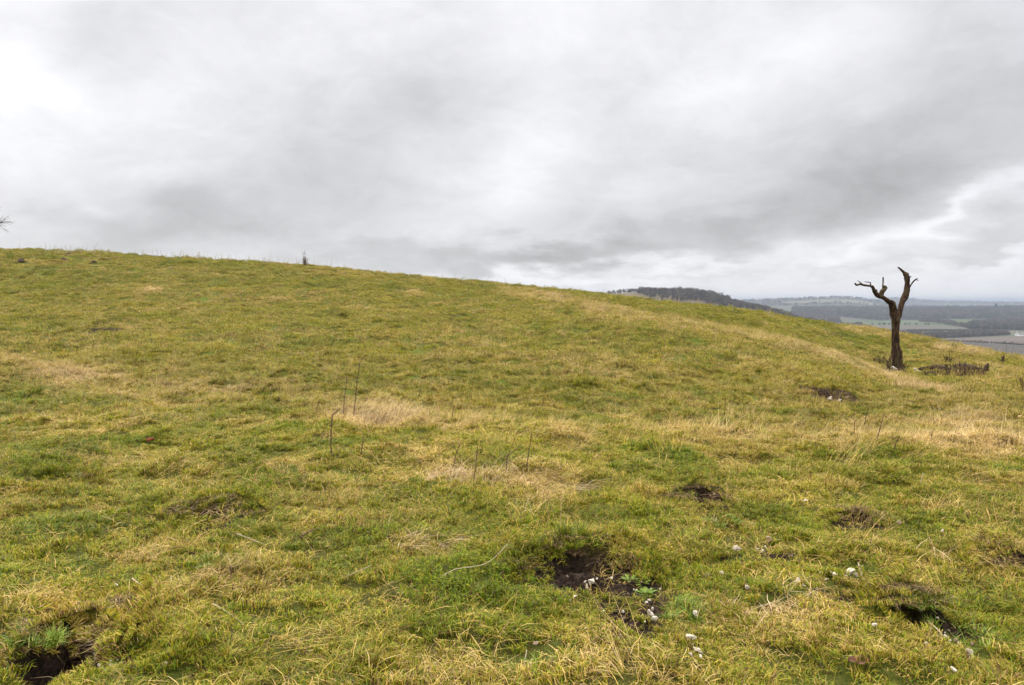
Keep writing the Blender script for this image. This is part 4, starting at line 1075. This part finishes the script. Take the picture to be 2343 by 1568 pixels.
def crown_mesh(name, mat, seed, shape='round', n=420, trunk=True):
    """small leafless or evergreen crown for trees a kilometre or more away, unit height"""
    r = np.random.default_rng(seed); V = []; Fc = []
    lobes = [(r.normal(0, .15), r.normal(0, .15), .30+.38*k_/8+r.normal(0, .06), .20+.12*r.random()) for k_ in range(9)]
    if shape == 'cone': lobes = [(0, 0, .25+.1*i, .26-.035*i) for i in range(7)]
    if shape == 'wide': lobes = [(r.normal(0, .25), r.normal(0, .25), .50+r.normal(0, .12), .24) for _ in range(9)]
    P_ = []
    for k in range(n):
        l = lobes[k % len(lobes)]; d = r.normal(0, 1, 3); d /= np.linalg.norm(d); q = r.random()**.45*l[3]
        c = np.array([l[0]+d[0]*q, l[1]+d[1]*q, max(.12, l[2]+d[2]*q*.9)])
        s = .028+.03*r.random(); a = r.normal(0, 1, 3); a /= np.linalg.norm(a); b_ = np.cross(a, r.normal(0, 1, 3)); b_ /= np.linalg.norm(b_)
        i = len(V); V += [c+a*s, c+b_*s, c-a*s*.8, c-b_*s]; Fc.append((i, i+1, i+2, i+3))
    me = npmesh(name, np.array(V), np.array(Fc), None, False, mat)
    return me
def trunk_mesh(seed):
    r = random.Random(seed); b = MB(); b.tube([(0, 0, -.08), (0, 0, .2), (.01, 0, .45)], [.028, .022, .014], 6)
    for k in range(4):
        a = k*1.6+r.random(); b.tube([(0, 0, .25+.05*k), (.14*math.cos(a), .14*math.sin(a), .5+.04*k)], [.013, .005], 4)
    me = bpy.data.meshes.new('trunk'); me.from_pydata(b.v, [], b.f); me.materials.append(M_TRUNK); me.update(); return me
CR = [crown_mesh('crown', M_TWIG, i) for i in range(4)] + [crown_mesh('crown', M_TWIG, 9, 'wide')]
CRE = [crown_mesh('crown', M_EVER, 20, 'round'), crown_mesh('crown', M_EVER, 21, 'wide')]; CRC = [crown_mesh('crown', M_EVER, 22, 'cone')]
TM = [trunk_mesh(i) for i in range(3)]
def far_tree(x, y, Y, h, kind, label, group):
    """standing on the ground where the line of sight (sheet x) is Y metres away"""
    u = D2u(x); X = u*Y; z = float(H0(np.array([X]), np.array([Y]))[0])
    cm, nm = {'bare': (CR, 'bare_tree'), 'ever': (CRE, 'evergreen_tree'), 'cone': (CRC, 'conifer_tree')}[kind]
    root = empty(nm, (X, Y, z-.12*h), label, 'tree', group, random.uniform(0, 6)); root.scale = (h*random.uniform(.95, 1.35),)*2+(h,)
    link('trunk', TM[random.randrange(3)], root); link('crown', cm[random.randrange(len(cm))], root)
# along the top of the wooded hill
xs = [1376, 1383, 1390, 1398, 1405, 1413, 1420, 1428, 1436, 1444, 1452, 1460, 1475, 1487, 1499, 1510, 1521, 1533, 1545, 1556, 1568, 1580, 1592, 1603, 1614, 1624, 1634, 1645, 1668, 1684, 1699, 1712, 1726, 1740, 1752]
for x in xs:
    big = x in (1668,)
    far_tree(x+random.uniform(-3, 3), 0, (1325 if x < 1470 else 1300)+random.uniform(-15, 15), (9.5 if x < 1470 else 13.5)*(1.15 if big else random.uniform(.85, 1.12)), 'bare',
             'bare round-topped tree standing clear above the hill ridge' if big else 'bare tree in the row along the ridge of the wooded hill', 'trees along the ridge of the wooded hill')
# tall trees of the valley wood
TALL = [(940, 20, 'bare'), (1000, 22, 'bare'), (1090, 20, 'bare'), (1150, 20, 'ever'), (1250, 22, 'bare'), (1330, 20, 'ever'), (1422, 25, 'cone'), (1500, 24, 'ever'), (1530, 23, 'bare'), (1700, 20, 'bare'), (1760, 24, 'ever'), (1850, 22, 'ever'), (1985, 33, 'cone'), (2060, 22, 'bare'), (2110, 30, 'ever'), (2150, 29, 'ever'), (2240, 26, 'ever'), (2290, 27, 'ever'), (2335, 28, 'bare'), (300, 22, 'bare'), (500, 22, 'ever'), (650, 20, 'bare'), (130, 20, 'bare')]
for zx, h, kd in TALL:
    lb = {'bare': 'bare crown standing above the long valley wood', 'ever': 'dark evergreen crown rising above the long valley wood'}.get(kd)
    if kd == 'cone': lb = 'tallest pointed conifer above the valley wood at the right' if zx > 1800 else 'square-topped dark conifer above the middle of the valley wood'
    far_tree(Z2D(zx, 0)[0], 0, 3060+random.uniform(-60, 60), h*1.15, kd, lb, 'tall trees of the valley wood' if kd != 'cone' else None)
# hedgerow trees
for zx, zy, h, lb in [(1505, 1036, 5, 'small bare hedge tree farthest left on the long field hedge'), (1745, 1047, 5, 'hedge tree left of the middle of the long field hedge'), (1815, 1050, 5, 'hedge tree just right of its twin on the long field hedge'), (2100, 1068, 5.5, 'left one of the right-hand pair of hedge trees'), (2195, 1073, 5.5, 'right one of the right-hand pair of hedge trees')]:
    q = place(*Z2D(zx, zy), H0); far_tree(Z2D(zx, 0)[0], 0, q[1], h, 'bare', lb, 'small trees on the long field hedge')
for zx, s in [(345, 11), (375, 12), (400, 11), (540, 7), (625, 8), (678, 9), (738, 8), (925, 7), (970, 8), (1052, 8), (1165, 7), (1200, 7), (470, 15), (500, 14), (445, 13)]:
    q = place(*Z2D(zx, 843 if zx not in (470, 500, 445) else 905), H0)
    far_tree(Z2D(zx, 0)[0], 0, q[1], s, 'bare', 'dark bushy tree on the boundary of the green field' if zx not in (470, 500, 445) else 'bare tree of the small copse below the green field', 'trees on the field boundaries')

# woods: too many to count
def merged(name, crown, tm):
    import bmesh
    bm = bmesh.new(); bm.from_mesh(crown); n0 = len(bm.faces); bm.from_mesh(tm)
    me = bpy.data.meshes.new(name); me.materials.append(crown.materials[0]); me.materials.append(M_TRUNK)
    bm.faces.ensure_lookup_table()
    for f in bm.faces[n0:]: f.material_index = 1
    bm.to_mesh(me); bm.free(); return me
WT = [merged('wood tree', c, TM[i % 3]) for i, c in enumerate(CR+CRE)]
def wood(name, test, box, spacing, h0, h1, label, pe=.12, seed=1):
    r = np.random.default_rng(seed); x0, x1, y0, y1 = box
    n = int((x1-x0)*(y1-y0)/(spacing**2))
    X, Y = r.uniform(x0, x1, n), r.uniform(y0, y1, n); Z = H0(X, Y); dx, dy = project(X, Y, Z)
    k = test(X, Y, dx, dy); X, Y, Z = X[k], Y[k], Z[k]; n = len(X)
    pick = np.where(r.random(n) < pe*(1+1.5*fb(X, Y, 150, 3, 2)), r.integers(5, 7, n), r.integers(0, 5, n))
    scatter(name, np.stack([X, Y, Z], -1), r.random(n)*6, h0+(h1-h0)*r.random(n), pick, WT, {}, label, 'wood', tilt=False)
wood('wood', lambda X, Y, dx, dy: inpoly(dx, dy, MIDWOOD) & (X/Y > D2u(1335)), (180, 1000, 900, 1285), 8.5, 8, 12, 'dense bare wood covering the near ridge', .05, 1)
wood('wood', lambda X, Y, dx, dy: inpoly(dx, dy, WOODS[0]), (600, 2900, 2350, 3350), 14, 13, 21, 'long dark wood across the far side of the valley', .22, 2)
wood('wood', lambda X, Y, dx, dy: inpoly(dx, dy, WOODS[3]) | inpoly(dx, dy, WOODS[6]), (800, 2300, 1500, 2600), 10, 8, 14, 'mixed wood on the right of the valley fields', .35, 3)
wood('wood', lambda X, Y, dx, dy: inpoly(dx, dy, WOODS[4]), (350, 1400, 1150, 1700), 6, 5, 9, 'strip of scrub and young trees between the brown fields', .08, 4)
wood('wood', lambda X, Y, dx, dy: inpoly(dx, dy, WOODS[1]) | inpoly(dx, dy, WOODS[2]), (500, 1600, 1500, 3100), 10, 8, 13, 'narrow belt of trees between the green fields', .1, 5)
def farw(X, Y, dx, dy): return (vn(X/900, Y/330, 5) < .74) & (vn(X/900, Y/330, 5) > .22)
wood('wood', farw, (1200, 6200, 3950, 7300), 42, 9, 16, 'patches of woodland over the far hills', .2, 6)
# hedges
def hedge(line, h, label):
    P_ = [place(*Z2D(*q), H0) for q in line]; c = P_[0].copy(); b = MB(); r = random.Random(len(line)+int(line[0][0]))
    for a, d in zip(P_[:-1], P_[1:]):
        L = np.hypot(*(d-a)[:2]); n = int(L/3.2)
        for k in range(n):
            q = a+(d-a)*(k/n); q = q-c; q[2] = float(H0(np.array([q[0]+c[0]]), np.array([q[1]+c[1]]))[0])-c[2]
            for _ in range(3):
                s = r.uniform(.7, 1.2)*h*.55; o = Vector(q)+Vector((r.gauss(0, 1.2), r.gauss(0, .5), s*.7+r.uniform(0, h*.25)))
                V = [o+Vector((math.cos(t)*s*1.6, math.sin(t)*s*.8, zz*s)) for t, zz in ((0, 0), (1.57, 0), (3.14, 0), (4.71, 0))]+[o+Vector((0, 0, s)), o-Vector((0, 0, s))]
                b.add(V, [(0, 1, 4), (1, 2, 4), (2, 3, 4), (3, 0, 4), (1, 0, 5), (2, 1, 5), (3, 2, 5), (0, 3, 5)])
    tag(b.build('hedge', M_TWIG, None, False, tuple(c)), label, 'hedge')
hedge([(1100, 1020), (1190, 1021), (1500, 1036), (1700, 1045), (2000, 1060), (2321, 1080), (2900, 1110)], 2.6, 'long thin hedge between the two lowest brown fields')
hedge([(950, 912), (1180, 912), (1650, 910), (2110, 912)], 3.6, 'dark hedge along the upper side of the green strip')
hedge([(-100, 838), (330, 838)], 5, 'hedge on the left at the foot of the green field')
# farm buildings
def house(zx, zy, w, d, h, rh, rz, label, name='farmhouse'):
    p = place(*Z2D(zx, zy), H0); root = empty(name, tuple(p), label, 'building', rz=rz)
    b = MB(); x, y_ = w/2, d/2
    b.add([(-x, -y_, -1), (x, -y_, -1), (x, y_, -1), (-x, y_, -1), (-x, -y_, h), (x, -y_, h), (x, y_, h), (-x, y_, h), (-x, 0, h+rh), (x, 0, h+rh)],
          [(0, 1, 5, 4), (1, 2, 6, 9, 5), (2, 3, 7, 6), (3, 0, 4, 8, 7)]); b.build('wall', M_WALL, root, False)
    b = MB(); e = .4
    b.add([(-x-e, -y_-e, h-.1), (x+e, -y_-e, h-.1), (x+e, 0, h+rh+.15), (-x-e, 0, h+rh+.15), (x+e, y_+e, h-.1), (-x-e, y_+e, h-.1),
           (-x-e, -y_-e, h+.15), (x+e, -y_-e, h+.15), (x+e, 0, h+rh+.4), (-x-e, 0, h+rh+.4), (x+e, y_+e, h+.15), (-x-e, y_+e, h+.15)],
          [(0, 1, 2, 3)[::-1], (3, 2, 4, 5)[::-1], (6, 7, 8, 9), (9, 8, 10, 11), (0, 1, 7, 6), (4, 5, 11, 10), (1, 2, 8, 7), (2, 4, 10, 8), (3, 0, 6, 9), (5, 3, 9, 11)]); rf = b.build('roof', M_ROOF, root, False)
    b = MB(); b.add([(q[0]*.5+x*.6, q[1]*.5, h+rh*.6+q[2]*(rh*.4+1.2)) for q in ((-1, -1, 0), (1, -1, 0), (1, 1, 0), (-1, 1, 0), (-1, -1, 1), (1, -1, 1), (1, 1, 1), (-1, 1, 1))], [(0, 1, 5, 4), (1, 2, 6, 5), (2, 3, 7, 6), (3, 0, 4, 7), (4, 5, 6, 7)]); b.build('chimney', M_WALL, rf, False)
house(2240, 968, 6.5, 5.5, 3.4, 2.6, 1.2, 'white gabled farmhouse among the trees at the right edge of the valley')
house(2282, 972, 9, 5, 2.6, 1.3, .1, 'low white farm building right beside the gabled farmhouse')

# ------------------------------------------------------------------ haze in the valley air
hz, nt = newmat('valley air'); g = N(nt)
pv = g.n('ShaderNodeVolumePrincipled'); pv.inputs['Color'].default_value = (.43, .48, .56, 1); pv.inputs['Density'].default_value = 1.45e-4
pv.inputs['Anisotropy'].default_value = .2
o = g.n('ShaderNodeOutputMaterial'); nt.links.new(pv.outputs[0], o.inputs['Volume'])
b = MB(); B0, B1, S_ = -95.0, 36.0, 33000.0
b.add([(-S_, -S_, B0), (S_, -S_, B0), (S_, S_, B0), (-S_, S_, B0), (-S_, -S_, B1), (S_, -S_, B1), (S_, S_, B1), (-S_, S_, B1)],
      [(3, 2, 1, 0), (4, 5, 6, 7), (0, 1, 5, 4), (1, 2, 6, 5), (2, 3, 7, 6), (3, 0, 4, 7)])
tag(b.build('haze', hz, None, False), 'thin pale haze filling the valley air', 'haze', kind='stuff')

# ------------------------------------------------------------------ sky
SUN_AZ, SUN_EL = rad(-38), rad(42)       # azimuth from +Y, negative to the left
w = bpy.data.worlds.new('World'); scn.world = w; w.use_nodes = True; nt = w.node_tree; nt.nodes.clear(); g = N(nt)
Dn = g.n('ShaderNodeTexCoord').outputs['Generated']
sx = g.n('ShaderNodeSeparateXYZ'); nt.links.new(Dn, sx.inputs[0])
az = g.math('ARCTAN2', sx.outputs[0], sx.outputs[1]); el = g.math('ARCSINE', sx.outputs[2])
zc = g.math('MAXIMUM', g.math('ADD', sx.outputs[2], .30), .10)
cp = g.n('ShaderNodeCombineXYZ'); g.put(cp.inputs[0], g.math('DIVIDE', sx.outputs[0], zc)); g.put(cp.inputs[1], g.math('DIVIDE', sx.outputs[1], zc)); CP = cp.outputs[0]
ae = g.n('ShaderNodeCombineXYZ'); g.put(ae.inputs[0], az); g.put(ae.inputs[1], el); AE = ae.outputs[0]
def warp(vec, scale, amt, seedoff, det=4):
    n_ = g.n('ShaderNodeTexNoise'); n_.inputs['Scale'].default_value = scale; n_.inputs['Detail'].default_value = det; n_.inputs['Roughness'].default_value = .55
    g.put(n_.inputs['Vector'], g.vmath('ADD', CP, (seedoff, 0, 0)))
    d_ = g.vmath('SUBTRACT', n_.outputs['Color'], (.5, .5, .5)); o_ = g.n('ShaderNodeVectorMath', operation='SCALE'); g.put(o_.inputs[0], d_); o_.inputs['Scale'].default_value = amt
    return g.vmath('ADD', vec, o_.outputs[0])
WA = warp(AE, 1.3, .20, 0); WB = warp(AE, 4.5, .09, 7, 9)
def blob(dx, dy, rx, ry, ang, amp, vec, pw=2):
    rx_, ry_, rz_ = ray(dx*K, dy*K); a = math.atan2(rx_, ry_); e = math.asin(rz_/math.sqrt(rx_*rx_+ry_*ry_+rz_*rz_))
    px = K/F
    mp = g.n('ShaderNodeMapping', vector_type='TEXTURE'); g.put(mp.inputs[0], vec)
    mp.inputs['Location'].default_value = (a, e, 0); mp.inputs['Rotation'].default_value = (0, 0, rad(ang)); mp.inputs['Scale'].default_value = (rx*px, ry*px, 1e6)
    l = g.vmath('LENGTH', mp.outputs[0], out=1)
    return g.math('MULTIPLY', g.math('EXPONENT', g.math('MULTIPLY', g.math('POWER', l, float(pw)), -1.)), amp)
BLOBS = [
 (620, 440, 420, 120, 20, -.17, 0), (900, 280, 330, 120, 22, -.09, 0), (150, 500, 380, 60, 3, -.10, 0), (330, 500, 260, 50, 5, -.08, 0),
 (780, 560, 330, 45, 3, -.07, 1), (1060, 592, 400, 42, 1, -.16, 1, 4), (1280, 580, 260, 36, 3, -.06, 1, 4), (1480, 500, 460, 100, 10, -.145, 0), (1520, 550, 340, 44, 7, -.10, 1, 4), (1860, 475, 260, 62, 17, -.09, 1, 4), (1830, 400, 380, 130, 20, -.13, 0),
 (2150, 340, 300, 150, 25, -.13, 0), (2150, 370, 200, 62, 25, -.04, 1, 4), (2300, 120, 220, 200, 0, -.10, 0),
 (2310, 540, 120, 34, 18, -.15, 1, 4), (1500, 345, 170, 60, 20, -.08, 1), (1230, 180, 240, 60, 20, -.05, 1), (1640, 632, 240, 7, 2, -.06, 1), (2040, 605, 260, 9, 8, -.06, 1),
 (260, 70, 120, 110, 40, -.10, 1), (600, 0, 70, 26, 0, -.07, 1), (1420, 215, 90, 40, 20, -.06, 1), (1700, 100, 150, 60, 20, -.04, 1),
 (0, 190, 95, 140, 0, .18, 1), (110, 235, 70, 26, -20, .10, 1), (1620, 215, 170, 80, 20, .08, 1), (1290, 650, 230, 16, -2, .16, 1), (1600, 606, 200, 14, 6, .13, 1),
 (2060, 528, 230, 20, 22, .15, 1), (2210, 470, 120, 22, 28, .12, 1), (1190, 340, 170, 80, 35, .11, 1), (1270, 170, 120, 140, 0, .06, 1), (2230, 600, 150, 12, 6, .06, 1), (330, 190, 110, 60, 30, .06, 1), (1150, 80, 250, 80, 10, .05, 0), (340, 410, 110, 30, 25, .07, 1), (1900, 90, 160, 60, 25, .05, 1)]
acc = None
for q in BLOBS:
    v = blob(*q[:6], WA if q[6] == 0 else WB, *q[7:])
    acc = v if acc is None else g.math('ADD', acc, v)
CW = warp(CP, 1.6, .35, 3, 4)
f1 = g.noise(CW, 1.1, 5, .55, .2)
mp_ = g.n('ShaderNodeMapping'); g.put(mp_.inputs[0], warp(AE, 2.4, .10, 5, 5)); mp_.inputs['Rotation'].default_value = (0, 0, rad(-24)); mp_.inputs['Scale'].default_value = (1, 1.9, 1)
f2 = g.noise(mp_.outputs[0], 4.2, 9, .60, .25); f3 = g.noise(mp_.outputs[0], 15, 8, .60, .2)
L_ = g.math('ADD', g.math('ADD', acc, .90), g.math('ADD', g.math('MULTIPLY', g.math('SUBTRACT', f1, .5), .12), g.math('ADD', g.math('MULTIPLY', g.math('SUBTRACT', f2, .5), .40), g.math('MULTIPLY', g.math('SUBTRACT', f3, .5), .21))))
L_ = g.math('MINIMUM', g.math('MAXIMUM', L_, .3), 1.15)
# unseen upper sky brightened to light the grass, most round the hidden sun
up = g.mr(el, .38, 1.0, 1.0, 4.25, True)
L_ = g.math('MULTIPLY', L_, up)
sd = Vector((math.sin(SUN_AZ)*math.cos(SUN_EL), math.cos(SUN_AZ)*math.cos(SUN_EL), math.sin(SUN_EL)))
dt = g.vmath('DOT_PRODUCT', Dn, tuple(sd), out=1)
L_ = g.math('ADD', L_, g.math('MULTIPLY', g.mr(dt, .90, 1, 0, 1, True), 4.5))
cool = g.mr(L_, .42, .85, 0, 1)
cc = g.mix(cool, (.988, .994, 1.012, 1), (.985, .983, 1.014, 1))
cc = g.mix(g.mr(az, .45, .75, 0, .5), cc, (.95, .985, 1.06, 1))
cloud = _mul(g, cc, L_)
skt = g.n('ShaderNodeTexSky', sky_type='NISHITA'); skt.sun_disc = False; skt.sun_elevation = SUN_EL; skt.sun_rotation = SUN_AZ
clear = _mul(g, skt.outputs[0], .10)
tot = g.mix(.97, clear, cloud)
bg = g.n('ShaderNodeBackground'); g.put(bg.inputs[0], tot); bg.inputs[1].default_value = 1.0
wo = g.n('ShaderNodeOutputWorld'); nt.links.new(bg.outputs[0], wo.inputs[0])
w.cycles.sampling_method = 'MANUAL'; w.cycles.sample_map_resolution = 512
sl = bpy.data.lights.new('sun', 'SUN'); sl.energy = 1.5; sl.angle = rad(10); sl.color = (1, .97, .92)
so2 = bpy.data.objects.new('sun', sl); COL.objects.link(so2); so2.location = tuple(sd*50)
so2.rotation_euler = Vector(sd).to_track_quat('Z', 'Y').to_euler()

# ------------------------------------------------------------------ render settings
scn.view_settings.view_transform = 'Standard'; scn.view_settings.look = 'None'; scn.view_settings.exposure = 0.0; scn.view_settings.gamma = 1
cy = scn.cycles
cy.max_bounces = 5; cy.diffuse_bounces = 2; cy.glossy_bounces = 2; cy.transmission_bounces = 3; cy.volume_bounces = 1; cy.transparent_max_bounces = 6
cy.use_denoising = True
cy.use_adaptive_sampling = False
